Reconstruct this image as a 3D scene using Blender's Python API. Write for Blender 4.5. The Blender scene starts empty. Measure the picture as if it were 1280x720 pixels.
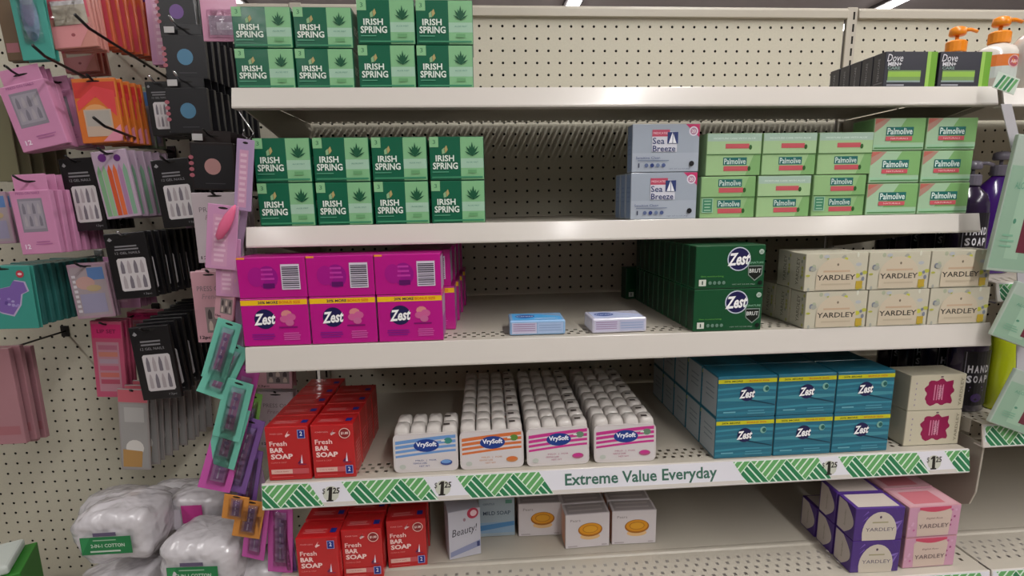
import bpy, bmesh, math, random
from mathutils import Vector, Matrix, noise
random.seed(7)
S = 0.0254            # everything below is laid out in inches; the 1-inch peg holes give the scale
ZF = 54.0             # height of layout z=0 above the floor, inches
SC = bpy.context.scene
COL = SC.collection

# ------------------------------------------------------------------ camera
KY = 0.78            # layout depth (y) units to inches
CP = (-1.548, -46.625, -14.965); YAW, PITCH, ROLL, FPX = 0.0645, 0.1693, -0.0164, 630.0
cy, sy, cp, sp = math.cos(YAW), math.sin(YAW), math.cos(PITCH), math.sin(PITCH)
FWD = Vector((sy*cp, cy*cp, -sp)); RT = Vector((cy, -sy, 0)); UP = RT.cross(FWD)
cr, sr = math.cos(ROLL), math.sin(ROLL)
RT, UP = cr*RT + sr*UP, -sr*RT + cr*UP
cam = bpy.data.cameras.new('camera'); camo = bpy.data.objects.new('camera', cam); COL.objects.link(camo)
cam.sensor_width = 36; cam.lens = 36*FPX/1280; cam.clip_start = 0.02
M = Matrix((RT, UP, -FWD)).transposed().to_4x4()
M.translation = Vector((CP[0]*S, CP[1]*S, (CP[2]+ZF)*S)); camo.matrix_world = M
SC.camera = camo

def at(px, py, Y):
    """point (inches) on the upright plane y=Y seen at pixel px,py of the 1280x720 photo"""
    d = RT*((px-640)/FPX) - UP*((py-360)/FPX) + FWD
    t = (Y*KY-CP[1])/d.y; p = Vector(CP) + d*t
    return Vector((p.x, Y, p.z))

# ------------------------------------------------------------------ world, exposure, lamps
w = bpy.data.worlds.new('store_air'); SC.world = w; w.use_nodes = True
w.node_tree.nodes['Background'].inputs[0].default_value = (0.90, 0.86, 0.88, 1)
w.node_tree.nodes['Background'].inputs[1].default_value = 0.12
SC.view_settings.view_transform = 'Standard'; SC.view_settings.look = 'None'
SC.view_settings.gamma = 1; SC.view_settings.use_curve_mapping = False
SC.view_settings.exposure = 0.68
LIGHT_ROWS = [(-91, 26), (38, 62), (167, 42)]     # x of each ceiling light row, power
def area(x, y, z, sx, sy_, power):
    l = bpy.data.lights.new('tube_light', 'AREA'); l.shape = 'RECTANGLE'; l.size = sx*S; l.size_y = sy_*S
    l.energy = power; l.color = (1, 0.975, 0.95)
    o = bpy.data.objects.new('tube_light', l); COL.objects.link(o); o.location = (x*S, y*S, (z+ZF)*S)
    return o
for lx, pw in LIGHT_ROWS:
    area(lx, -108, 59.8, 4.5, 190, pw); area(lx, 150, 59.8, 4.5, 240, pw*0.5)

# ------------------------------------------------------------------ materials
def lin(c):
    if isinstance(c, str):
        c = [int(c[i:i+2], 16)/255 for i in (0, 2, 4)]
    return tuple(((v/12.92) if v <= 0.04045 else ((v+0.055)/1.055)**2.4) for v in c[:3])
MATS = {}
def mat(key, col='888888', rough=0.5, metal=0.0, spec=0.5, bump=0.0, bscale=60.0, var=0.05, coat=0.0, trans=0.0, alpha=1.0, emit=0.0, vscale=8.0, bdist=0.002):
    if key in MATS: return MATS[key]
    m = bpy.data.materials.new(key); m.use_nodes = True; nt = m.node_tree; b = nt.nodes['Principled BSDF']
    c = lin(col)
    tc = nt.nodes.new('ShaderNodeTexCoord')
    nz = nt.nodes.new('ShaderNodeTexNoise'); nz.inputs['Scale'].default_value = vscale; nz.inputs['Detail'].default_value = 3
    nt.links.new(tc.outputs['Object'], nz.inputs['Vector'])
    mx = nt.nodes.new('ShaderNodeMix'); mx.data_type = 'RGBA'
    mx.inputs['A'].default_value = (*[v*(1-var) for v in c], 1); mx.inputs['B'].default_value = (*[min(1, v*(1+var)) for v in c], 1)
    nt.links.new(nz.outputs['Fac'], mx.inputs['Factor']); nt.links.new(mx.outputs['Result'], b.inputs['Base Color'])
    b.inputs['Roughness'].default_value = rough; b.inputs['Metallic'].default_value = metal
    b.inputs['Specular IOR Level'].default_value = spec
    b.inputs['Coat Weight'].default_value = coat; b.inputs['Coat Roughness'].default_value = 0.12
    b.inputs['Transmission Weight'].default_value = trans; b.inputs['Alpha'].default_value = alpha
    if emit:
        b.inputs['Emission Color'].default_value = (1, 0.98, 0.95, 1); b.inputs['Emission Strength'].default_value = emit
    if bump:
        n2 = nt.nodes.new('ShaderNodeTexNoise'); n2.inputs['Scale'].default_value = bscale
        nt.links.new(tc.outputs['Object'], n2.inputs['Vector'])
        bp_ = nt.nodes.new('ShaderNodeBump'); bp_.inputs['Strength'].default_value = bump; bp_.inputs['Distance'].default_value = bdist
        nt.links.new(n2.outputs['Fac'], bp_.inputs['Height']); nt.links.new(bp_.outputs['Normal'], b.inputs['Normal'])
        if coat: nt.links.new(bp_.outputs['Normal'], b.inputs['Coat Normal'])
    MATS[key] = m; return m
def ink(hexc, gloss=0.38):       # printed colour
    return mat('print_'+hexc, hexc, rough=gloss, var=0.03)
def film_mat():
    if 'clear_film' in MATS: return MATS['clear_film']
    m = bpy.data.materials.new('clear_film'); m.use_nodes = True; nt = m.node_tree
    nt.nodes.remove(nt.nodes['Principled BSDF']); out = nt.nodes['Material Output']
    g = nt.nodes.new('ShaderNodeBsdfGlossy'); g.inputs['Roughness'].default_value = 0.12; g.inputs['Color'].default_value = (0.95, 0.97, 1, 1)
    t = nt.nodes.new('ShaderNodeBsdfTransparent'); mixs = nt.nodes.new('ShaderNodeMixShader')
    fr = nt.nodes.new('ShaderNodeFresnel'); fr.inputs['IOR'].default_value = 1.5
    nz = nt.nodes.new('ShaderNodeTexNoise'); nz.inputs['Scale'].default_value = 38; nz.inputs['Detail'].default_value = 3; nz.inputs['Distortion'].default_value = 1.5
    tc = nt.nodes.new('ShaderNodeTexCoord'); nt.links.new(tc.outputs['Object'], nz.inputs['Vector'])
    bp_ = nt.nodes.new('ShaderNodeBump'); bp_.inputs['Strength'].default_value = 1.0; bp_.inputs['Distance'].default_value = 0.006
    nt.links.new(nz.outputs['Fac'], bp_.inputs['Height'])
    nt.links.new(bp_.outputs['Normal'], g.inputs['Normal']); nt.links.new(bp_.outputs['Normal'], fr.inputs['Normal'])
    ml = nt.nodes.new('ShaderNodeMath'); ml.operation = 'MULTIPLY'; ml.inputs[1].default_value = 1.0; nt.links.new(fr.outputs['Fac'], ml.inputs[0]); nt.links.new(ml.outputs[0], mixs.inputs[0]); nt.links.new(t.outputs[0], mixs.inputs[1]); nt.links.new(g.outputs[0], mixs.inputs[2])
    nt.links.new(mixs.outputs[0], out.inputs['Surface']); MATS['clear_film'] = m; return m
CREAM = mat('cream_powder_coat', 'B4ADA0', rough=0.42, bump=0.08, bscale=500, var=0.03)
RAIL = mat('rail_enamel', 'D3CDC6', rough=0.28, bump=0.03, bscale=60, var=0.02, coat=0.5)
PEG = mat('pegboard_enamel', 'BFBAA9', rough=0.55, bump=0.25, bscale=900, var=0.08, vscale=250)
DARK = mat('dark_cavity', '1A1713', rough=0.9)
WIRE = mat('black_wire', '151314', rough=0.35)
CHROME = mat('bright_wire', 'C8C8CC', rough=0.25, metal=1)

# ------------------------------------------------------------------ mesh helpers (inches)
class MB:
    def __init__(s): s.v = []; s.f = []; s.m = []; s.mats = []; s.smooth = False
    def mi(s, m):
        if m not in s.mats: s.mats.append(m)
        return s.mats.index(m)
    def add(s, vs, fs, m):
        n = len(s.v); s.v += [tuple(p) for p in vs]; k = s.mi(m)
        for f in fs: s.f.append([i+n for i in f]); s.m.append(k)
    def box(s, x0, x1, y0, y1, z0, z1, m):
        s.add([(x, y, z) for z in (z0, z1) for y in (y0, y1) for x in (x0, x1)],
              [(0, 2, 3, 1), (4, 5, 7, 6), (0, 1, 5, 4), (2, 6, 7, 3), (0, 4, 6, 2), (1, 3, 7, 5)], m)
    def quad(s, a, b, c, d, m): s.add([a, b, c, d], [(0, 1, 2, 3)], m)
    def prism(s, prof, x0, x1, m):          # profile in (y,z), run along x
        n = len(prof)
        s.add([(x0, y, z) for y, z in prof] + [(x1, y, z) for y, z in prof],
              [tuple(range(n))[::-1], tuple(range(n, 2*n))] + [(i, (i+1) % n, (i+1) % n+n, i+n) for i in range(n)], m)
    def plate(s, prof, y0, y1, m):          # profile in (x,z), run along y
        n = len(prof)
        s.add([(x, y0, z) for x, z in prof] + [(x, y1, z) for x, z in prof],
              [tuple(range(n)), tuple(range(n, 2*n))[::-1]] + [(i, i+n, (i+1) % n+n, (i+1) % n) for i in range(n)], m)
    def tube(s, pts, r, m, n=8):
        pts = [Vector(p) for p in pts]; rings = []
        for i, p in enumerate(pts):
            d = (pts[min(i+1, len(pts)-1)] - pts[max(i-1, 0)]).normalized()
            a = d.cross(Vector((0, 0, 1)))
            if a.length < 0.1: a = d.cross(Vector((1, 0, 0)))
            a.normalize(); b = d.cross(a)
            rings.append([p + a*(r*math.cos(t*2*math.pi/n)) + b*(r*math.sin(t*2*math.pi/n)) for t in range(n)])
        fs = [(i*n+j, i*n+(j+1) % n, (i+1)*n+(j+1) % n, (i+1)*n+j) for i in range(len(pts)-1) for j in range(n)]
        fs += [tuple(range(n))[::-1], tuple(range((len(pts)-1)*n, len(pts)*n))]
        s.add([q for r_ in rings for q in r_], fs, m)
    def lathe(s, prof, m, n=20, c=(0, 0), sx=1, sy_=1):   # profile (r,z)
        s.add([(c[0]+r*sx*math.cos(t*2*math.pi/n), c[1]+r*sy_*math.sin(t*2*math.pi/n), z) for r, z in prof for t in range(n)],
              [(i*n+j, i*n+(j+1) % n, (i+1)*n+(j+1) % n, (i+1)*n+j) for i in range(len(prof)-1) for j in range(n)]
              + [tuple(range(n))[::-1], tuple(range((len(prof)-1)*n, len(prof)*n))], m)
    def mesh(s, name, bevel=0.0, smooth=False, seg=2):
        me = bpy.data.meshes.new(name)
        me.from_pydata([(x*S, y*S*KY, z*S) for x, y, z in s.v], [], s.f)
        for m in s.mats: me.materials.append(m)
        me.polygons.foreach_set('material_index', s.m); me.update()
        if bevel:
            bm = bmesh.new(); bm.from_mesh(me); bmesh.ops.remove_doubles(bm, verts=bm.verts, dist=1e-6)
            bmesh.ops.bevel(bm, geom=bm.edges[:], offset=bevel*S, segments=seg, affect='EDGES', profile=0.5)
            bm.to_mesh(me); bm.free()
        if smooth: me.polygons.foreach_set('use_smooth', [True]*len(me.polygons))
        return me
def pos(p): return Vector((p[0]*S, p[1]*S*KY, (p[2]+ZF)*S))
def wx(x): return 1.012*x+0.64
def thing(name, label, cat, loc, rot=(0, 0, 0), group=None):
    o = bpy.data.objects.new(name, None); COL.objects.link(o); o.empty_display_size = 0.01
    o.location = pos(loc); o.rotation_euler = rot; o['label'] = label; o['category'] = cat
    if group: o['group'] = group
    return o
def part(name, me, parent, loc=(0, 0, 0), label=None, rot=(0, 0, 0)):
    o = bpy.data.objects.new(name, me); COL.objects.link(o); o.parent = parent
    o.location = Vector((loc[0]*S, loc[1]*S*KY, loc[2]*S)); o.rotation_euler = rot
    if label: o['label'] = label
    return o
def solo(name, me, label, cat, loc=(0, 0, 0), rot=(0, 0, 0), group=None):
    o = bpy.data.objects.new(name, me); COL.objects.link(o); o.location = pos(loc); o.rotation_euler = rot
    o['label'] = label; o['category'] = cat
    if group: o['group'] = group
    return o
def structure(name, me, loc=(0, 0, 0)):
    o = bpy.data.objects.new(name, me); COL.objects.link(o); o.location = pos(loc); o['kind'] = 'structure'; return o
def dup(root, loc, rot=None, label=None, group=None):
    r = root.copy(); COL.objects.link(r); r.location = pos(loc)
    if rot is not None: r.rotation_euler = rot
    if label: r['label'] = label
    if group: r['group'] = group
    for ch in list(root.children):
        c = ch.copy(); COL.objects.link(c); c.parent = r
        for g in list(ch.children):
            d = g.copy(); COL.objects.link(d); d.parent = c
    return r
PROTO = {}
def inst(key, make, loc, label, rotz=0.0, group=None, rot=None):
    rot = rot or (0, 0, rotz); loc = (wx(loc[0]), loc[1], loc[2])
    if group is None and key in PROTO: group = PROTO[key].name.split('.')[0].replace('_', ' ') + 's'
    if key in PROTO: return dup(PROTO[key], loc, rot, label, group)
    o = make(); PROTO[key] = o; o.location = pos(loc); o.rotation_euler = rot; o['label'] = label
    o['group'] = group or o.name.split('.')[0].replace('_', ' ') + 's'
    return o

# ------------------------------------------------------------------ flat print
TXT = {}
def text_geo(s, bold=0.0, shear=0.0):
    k = (s, bold, shear)
    if k not in TXT:
        cu = bpy.data.curves.new('t', 'FONT'); cu.body = s; cu.resolution_u = 2; cu.offset = bold; cu.shear = shear
        o = bpy.data.objects.new('t', cu); COL.objects.link(o)
        dg = bpy.context.evaluated_depsgraph_get(); me = bpy.data.meshes.new_from_object(o.evaluated_get(dg))
        vs = [(v.co.x, v.co.y) for v in me.vertices]; fs = [tuple(p.vertices) for p in me.polygons]
        x0 = min(v[0] for v in vs); x1 = max(v[0] for v in vs); y0 = min(v[1] for v in vs); y1 = max(v[1] for v in vs)
        TXT[k] = ([((x-x0)/(x1-x0)-.5, (y-y0)/(y1-y0)-.5) for x, y in vs], fs)
        bpy.data.objects.remove(o); bpy.data.curves.remove(cu); bpy.data.meshes.remove(me)
    return TXT[k]
class Dec:
    """flat print built of thin layers; coordinates u (right) and v (up) in inches"""
    def __init__(s, eps=0.006): s.l = []; s.n = 1; s.eps = eps
    def poly(s, pts, c, step=1):
        s.l.append((pts, [tuple(range(len(pts)))], c, s.n, None)); s.n += step or .06; return s
    def rect(s, u0, u1, v0, v1, c, step=1): return s.poly([(u0, v0), (u1, v0), (u1, v1), (u0, v1)], c, step)
    def ell(s, cu, cv, ru, rv, c, n=24, step=1):
        return s.poly([(cu+ru*math.cos(i*2*math.pi/n), cv+rv*math.sin(i*2*math.pi/n)) for i in range(n)], c, step)
    def text(s, t, cu, cv, w_, h, c, bold=0.0, shear=0.0, rot=0.0, step=1):
        vs, fs = text_geo(t, bold, shear); ca, sa = math.cos(rot), math.sin(rot)
        s.l.append(([(cu + x*w_*ca - y*h*sa, cv + x*w_*sa + y*h*ca) for x, y in vs], fs, c, s.n, cu)); s.n += step; return s
    def lines(s, u0, u1, v0, n, dv, h, c, jag=0.25):
        for i in range(n):
            k = random.uniform(0, jag)*(u1-u0); s.rect(u0+k*.3, u1-k*.7, v0-i*dv-h, v0-i*dv, c, 0)
        s.n += 1; return s
    def build(s, name, mode='front', depth=0.0, flip=1):
        mb = MB()
        for pts, fs, c, n, mir in s.l:
            e = n*s.eps
            if mode == 'front': vs = [(u, depth-e, v) for u, v in pts]
            elif mode == 'left': vs = [(depth-e, (2*mir-u if mir is not None else u), v) for u, v in pts]
            elif mode == 'right': vs = [(depth+e, u, v) for u, v in pts]
            elif mode == 'top': vs = [(u, v, depth+e) for u, v in pts]
            mb.add(vs, fs, ink(c) if isinstance(c, str) else c)
        return mb.mesh(name)
def aloe(d, cu, cv, r, c):
    for a, k in ((-62, .8), (-38, .95), (-18, .85), (0, 1.05), (18, .85), (38, .95), (62, .8)):
        a = math.radians(a); L = r*k; wd = r*.13
        dx, dz = math.sin(a), math.cos(a)
        d.poly([(cu, cv-r*.45), (cu+dx*L*.5-dz*wd, cv-r*.45+dz*L*.7+dx*wd*.5), (cu+dx*L, cv-r*.45+dz*L*1.25), (cu+dx*L*.5+dz*wd, cv-r*.45+dz*L*.7-dx*wd*.5)], c, 0)
    d.n += 1
def zest_logo(d, cu, cv, r, ring=None):
    if ring: d.ell(cu, cv, r*1.1, r*1.1, ring)
    d.ell(cu, cv, r, r, '1B1A4E')
    d.text('Zest', cu-r*.02, cv, r*2.15, r*1.15, 'FFFFFF', bold=0.03, shear=0.35, rot=0.06)
def barcode(d, u0, u1, v0, v1, horiz=True):
    d.rect(u0, u1, v0, v1, 'D9CFE0'); n = 11
    for i in range(n):
        a = i/n; b = a + random.uniform(.035, .07)
        if horiz: d.rect(u0+.06, u1-.06, v0+.08+(v1-v0-.16)*a, v0+.08+(v1-v0-.16)*b, '4A4552', 0)
        else: d.rect(u0+.06+(u1-u0-.12)*a, u0+.06+(u1-u0-.12)*b, v0+.06, v1-.06, '4A4552', 0)
    d.n += 1
def carton(name, cat, body, w_, h, dpt, front=None, left=None, right=None, top=None, bev=0.05, extra=None):
    t = thing(name, '', cat, (0, 0, 0))
    mb = MB(); mb.box(-w_/2, w_/2, 0, dpt, 0, h, body); part('carton', mb.mesh('carton', bevel=bev), t)
    if front: part('front_print', front.build('front_print'), t)
    if left: part('side_print', left.build('side_print', 'left', -w_/2), t)
    if right: part('side_print', right.build('side_print', 'right', w_/2), t)
    if top: part('top_print', top.build('top_print', 'top', h), t)
    if extra: extra(t)
    return t
def card_mat(hexc, gloss=0.35, coat=0.25, bump=0.25, bscale=25): return mat('carton_'+hexc, hexc, rough=gloss, coat=coat, bump=bump, bscale=bscale, var=0.05)

# ------------------------------------------------------------------ setting
X0, X1 = -15.9, 32.6
def perf_sheet(x0, x1, y0, y1, z, m, regions, th=0.12):
    """thin sheet with real slots; regions = (ya, yb, rows, pitch, slot_w, slot_l, stagger)"""
    mb = MB(); y = y0
    for ya, yb, rows, pitch, sw, sl, stag in sorted(regions):
        if ya > y: mb.quad((x0, y, z), (x1, y, z), (x1, ya, z), (x0, ya, z), m)
        dy = (yb-ya)/rows; n = int((x1-x0)/pitch); mrg = (x1-x0-n*pitch)/2
        if mrg > 0.01:
            mb.quad((x0, ya, z), (x0+mrg, ya, z), (x0+mrg, yb, z), (x0, yb, z), m)
            mb.quad((x1-mrg, ya, z), (x1, ya, z), (x1, yb, z), (x1-mrg, yb, z), m)
        for r in range(rows):
            sh = (pitch*.22 if r % 2 else -pitch*.22) if stag else 0
            for i in range(n):
                a, b = x0+mrg+i*pitch, x0+mrg+(i+1)*pitch; c, d = ya+r*dy, ya+(r+1)*dy
                cx, cy_ = (a+b)/2+sh, (c+d)/2; p, q = sw/2, sl/2
                mb.add([(a, c, z), (b, c, z), (b, d, z), (a, d, z), (cx-p, cy_-q, z), (cx+p, cy_-q, z), (cx+p, cy_+q, z), (cx-p, cy_+q, z)],
                       [(0, 1, 5, 4), (1, 2, 6, 5), (2, 3, 7, 6), (3, 0, 4, 7)], m)
        y = yb
    if y < y1: mb.quad((x0, y, z), (x1, y, z), (x1, y1, z), (x0, y1, z), m)
    return mb
def pegboard(x0, cols, z1, rows, zpad_top, zpad_bot, xpad0, xpad1, m):
    """board front at y=0 with octagonal 1-inch-grid holes, first hole at x0,z1"""
    mb = MB(); r = 0.115
    oc = [(r*math.cos(math.radians(22.5+45*k)), r*math.sin(math.radians(22.5+45*k))) for k in range(8)]
    k = mb.mi(m); kd = mb.mi(DARK)
    for j in range(rows):
        for i in range(cols):
            cx, cz = x0+i, z1-j; n = len(mb.v)
            mb.v += [(cx+.5, 0, cz+.5), (cx-.5, 0, cz+.5), (cx-.5, 0, cz-.5), (cx+.5, 0, cz-.5)]
            mb.v += [(cx+a, 0, cz+b) for a, b in oc] + [(cx+a, .18, cz+b) for a, b in oc]
            q = [n+4+t for t in range(8)]
            # inner verts: 0:22 1:67 2:112 3:157 4:202 5:247 6:292 7:337 degrees
            F = [(n, q[1], q[0]), (n+1, q[3], q[2]), (n+2, q[5], q[4]), (n+3, q[7], q[6]),
                 (n, n+1, q[2], q[1]), (n+1, n+2, q[4], q[3]), (n+2, n+3, q[6], q[5]), (n+3, n, q[0], q[7])]
            mb.f += F; mb.m += [k]*8
            for t in range(8):
                mb.f.append((q[t], q[(t+1) % 8], q[(t+1) % 8]+8, q[t]+8)); mb.m.append(kd)
    a, b = x0-.5, x0+cols-.5; t, bo = z1+.5, z1-rows+.5
    mb.quad((a-xpad0, 0, t), (b+xpad1, 0, t), (b+xpad1, 0, t+zpad_top), (a-xpad0, 0, t+zpad_top), m)
    mb.quad((a-xpad0, 0, bo-zpad_bot), (b+xpad1, 0, bo-zpad_bot), (b+xpad1, 0, bo), (a-xpad0, 0, bo), m)
    if xpad0: mb.quad((a-xpad0, 0, bo), (a, 0, bo), (a, 0, t), (a-xpad0, 0, t), m)
    if xpad1: mb.quad((b, 0, bo), (b+xpad1, 0, bo), (b+xpad1, 0, t), (b, 0, t), m)
    mb.box(a-xpad0, b+xpad1, .3, .5, bo-zpad_bot, t+zpad_top, DARK)
    return mb

mb = MB(); mb.box(-420, 460, -420, 560, -.5, 0, mat('floor_tile', '98918A', rough=0.35, var=0.08, vscale=3)); structure('floor', mb.mesh('floor'), (0, 0, -54))
mb = MB(); mb.box(-420, 460, -420, 560, 0, .5, mat('ceiling_paint', 'D2CACD', rough=0.9, var=0.05)); structure('ceiling', mb.mesh('ceiling'), (0, 0, 62.5))
mb = MB(); mb.box(-420, 460, 0, 2, -54, 62.5, mat('far_wall_paint', '8F888C', rough=0.9)); structure('wall_back', mb.mesh('wall_back'), (0, 560, 0))
mb = MB(); mb.box(-420, 460, -3, 0, -54, 14, mat('light_block_dark', '6B625C', rough=.8, var=.3, vscale=1.5)); structure('light_block_wall', mb.mesh('light_block_wall'), (0, -140, 0))  # added unseen wall in place of opposite shelving, blocks low light into the shelves
for i, (lx, pw) in enumerate(LIGHT_ROWS):
    t = thing('ceiling_light', ['long ceiling light strip over the aisle to the left', 'long ceiling light strip seen just above the middle of the pegboard top edge',
              'long ceiling light strip seen above the right upright post'][i], 'light', (lx, 0, 60.5), group=None)
    mb = MB(); mb.box(-3.6, 3.6, -360, 360, 0.6, 1.9, mat('fixture_enamel', '6E6769', rough=0.6)); part('fixture_body', mb.mesh('fixture_body'), t)
    mb = MB(); mb.box(-2.4, 2.4, -358, 358, 0, .6, mat('light_diffuser', 'FFFFFF', emit=5.0)); part('diffuser', mb.mesh('diffuser'), t)

# peg boards (three bays), posts, top rails
solo('pegboard_panel', pegboard(-15, 47, 0, 50, .3, 1.8, .6, .3, PEG).mesh('pegboard_panel'), 'cream pegboard panel behind the soap shelves', 'pegboard')
solo('pegboard_panel', pegboard(-63.04, 46, 0.73, 51, .1, 1.0, .3, 0.35, PEG).mesh('pegboard_panel_left'), 'cream pegboard behind the hanging nail and beauty packs at left', 'pegboard')
solo('pegboard_panel', pegboard(33.8, 47, 0, 50, .3, 1.8, .4, .4, PEG).mesh('pegboard_panel_right'), 'cream pegboard panel right of the slotted post, behind the bottles', 'pegboard')
def post(x, label):
    t = thing('slotted_upright', label, 'post', (x, 0, -52))
    mb = MB(); mb.box(-.48, .48, -.22, .25, 0, 53.7, CREAM); part('channel', mb.mesh('channel', bevel=.06), t)
    mb = MB()
    for k in range(52): mb.box(.05, .22, -.24, -.2, 53.4-k*1.02-.75, 53.4-k*1.02-.1, DARK)
    part('slots', mb.mesh('slots'), t)['kind'] = 'stuff'
post(32.45, 'cream slotted upright post between the main and right bays'); post(-16.3, 'cream slotted upright post at the left end of the soap shelves')
for x0, x1, lb in ((-15.8, 31.95, 'cream top rail above the middle pegboard'), (-64.4, -16.8, 'cream top rail above the left pegboard'), (32.95, 81, 'cream top rail above the right pegboard')):
    mb = MB(); mb.prism([(-.45, .72), (-.45, 1.35), (-.2, 1.6), (.6, 1.6), (.6, .72)], x0, x1, CREAM); solo('top_rail', mb.mesh('top_rail', bevel=.04), lb, 'rail')

# ------------------------------------------------------------------ shelves
def shelf(x0, x1, yf, z, lip, label, front_perf=True, rear_perf=False, bracket=True, lipout=.34, capx=0.6):
    t = thing('metal_shelf', label, 'shelf', (x0, 0, z))
    W_ = x1-x0; reg = []
    if front_perf: reg.append((yf+.9, yf+2.7, 3, .62, .24, .3, True) if capx else (yf+1.2, yf+4.0, 4, .75, .22, .32, True))
    if rear_perf: reg.append((-1.5, -.5, 1, .5, .18, .55, False))
    part('deck', perf_sheet(.05, W_-.05, yf+.1, -.3, -.03, CREAM, reg).mesh('deck'), t)
    mb = MB(); a = yf
    mb.prism([(a+.12, 0), (a, 0), (a-lipout, -lip+.12), (a-lipout+.02, -lip), (a+.6, -lip), (a+.6, -lip+.08), (a-lipout+.2, -lip+.1), (a+.1, -.12)], -capx*.15, W_+capx*.15, RAIL)
    part('front_lip', mb.mesh('front_lip', bevel=.03), t)
    for k in range(2):
        xx = (0.0, W_-.12)[k]
        mb = MB(); n = 1
        mb.add([(xx+dx, y, zz) for dx in (0, .12) for y, zz in ((-.25, -.1), (-.25, -3.4), (-2, -3.2), (yf+1.2, -1.0), (yf+1.2, -.1))],
               [(0, 1, 2, 3, 4), (9, 8, 7, 6, 5)] + [(i, i+5, (i+1) % 5+5, (i+1) % 5) for i in range(5)], CREAM)
        sx = xx+.13 if k == 0 else xx-.01
        for yy in (-2.6, -4.4): mb.add([(sx, yy+.22*math.cos(q*math.pi/4), -1.9+.22*math.sin(q*math.pi/4)) for q in range(8)], [tuple(range(8))], DARK)
        part('bracket', mb.mesh('bracket'), t)
    return t
Z1, Z2, Z3, Z4, Z5 = -8.0, -16.25, -23.5, -32.7, -40.45
F1, F2, F3, F4, F5 = -17.95, -17.95, -20.25, -20.0, -23.1
shelf(X0, X1, F1, Z1, 1.22, 'top cream metal shelf holding the wrapped aloe soap blocks', rear_perf=True, front_perf=True)
shelf(X0, X1, F2, Z2, 1.28, 'second cream metal shelf holding palm green and silver soap boxes')
shelf(X0, X1, F3, Z3, 1.55, 'third cream metal shelf holding magenta and dark green soap packs')
shelf(X0, X1, F4, Z4, 1.72, 'fourth cream metal shelf with the green and white price strip')
shelf(X0, X1+.3, F5, Z5, 2.0, 'bottom cream metal shelf with red, amber and purple soap boxes', capx=0)
shelf(33.2, 80.5, F1, Z1-.1, 1.22, 'top cream shelf of the right bay under the orange pump bottles')
shelf(33.4, 80.5, -19.5, -20.9, 1.3, 'middle cream shelf of the right bay carrying dark hand soap bottles')
R4 = shelf(33.1, 80.5, -20.5, -30.75, 1.6, 'lower cream shelf of the right bay with a green strip end')
shelf(33.0, 80.5, F5, Z5, 2.0, 'bottom cream shelf of the right bay, empty and perforated', capx=0)
shelf(-64.5, -16.9, -19, -50.2, 2.0, 'bottom cream shelf of the left bay under the bagged cotton packs', capx=0)
# tall end plate of the right bay's lower shelf
mb = MB(); prof = [(-.3, -32.4), (-.3, -39.6), (-14, -38.6), (-18.6, -37.8), (-19.5, -37.3), (-19.9, -36.2), (-20.0, -32.4)]
n = len(prof); mb.add([(33.75+dx, y, z) for dx in (0, .15) for y, z in prof], [tuple(range(n)), tuple(range(2*n-1, n-1, -1))] + [(i, i+n, (i+1) % n+n, (i+1) % n) for i in range(n)], CREAM)
mb.add([(33.73, -15.5+.3*math.cos(q*math.pi/4), -35.2+.45*math.sin(q*math.pi/4)) for q in range(8)], [tuple(range(8))], DARK)
solo('end_plate', mb.mesh('end_plate', bevel=.04), 'tall cream metal end plate beside the fourth shelf right end', 'panel')

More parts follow.
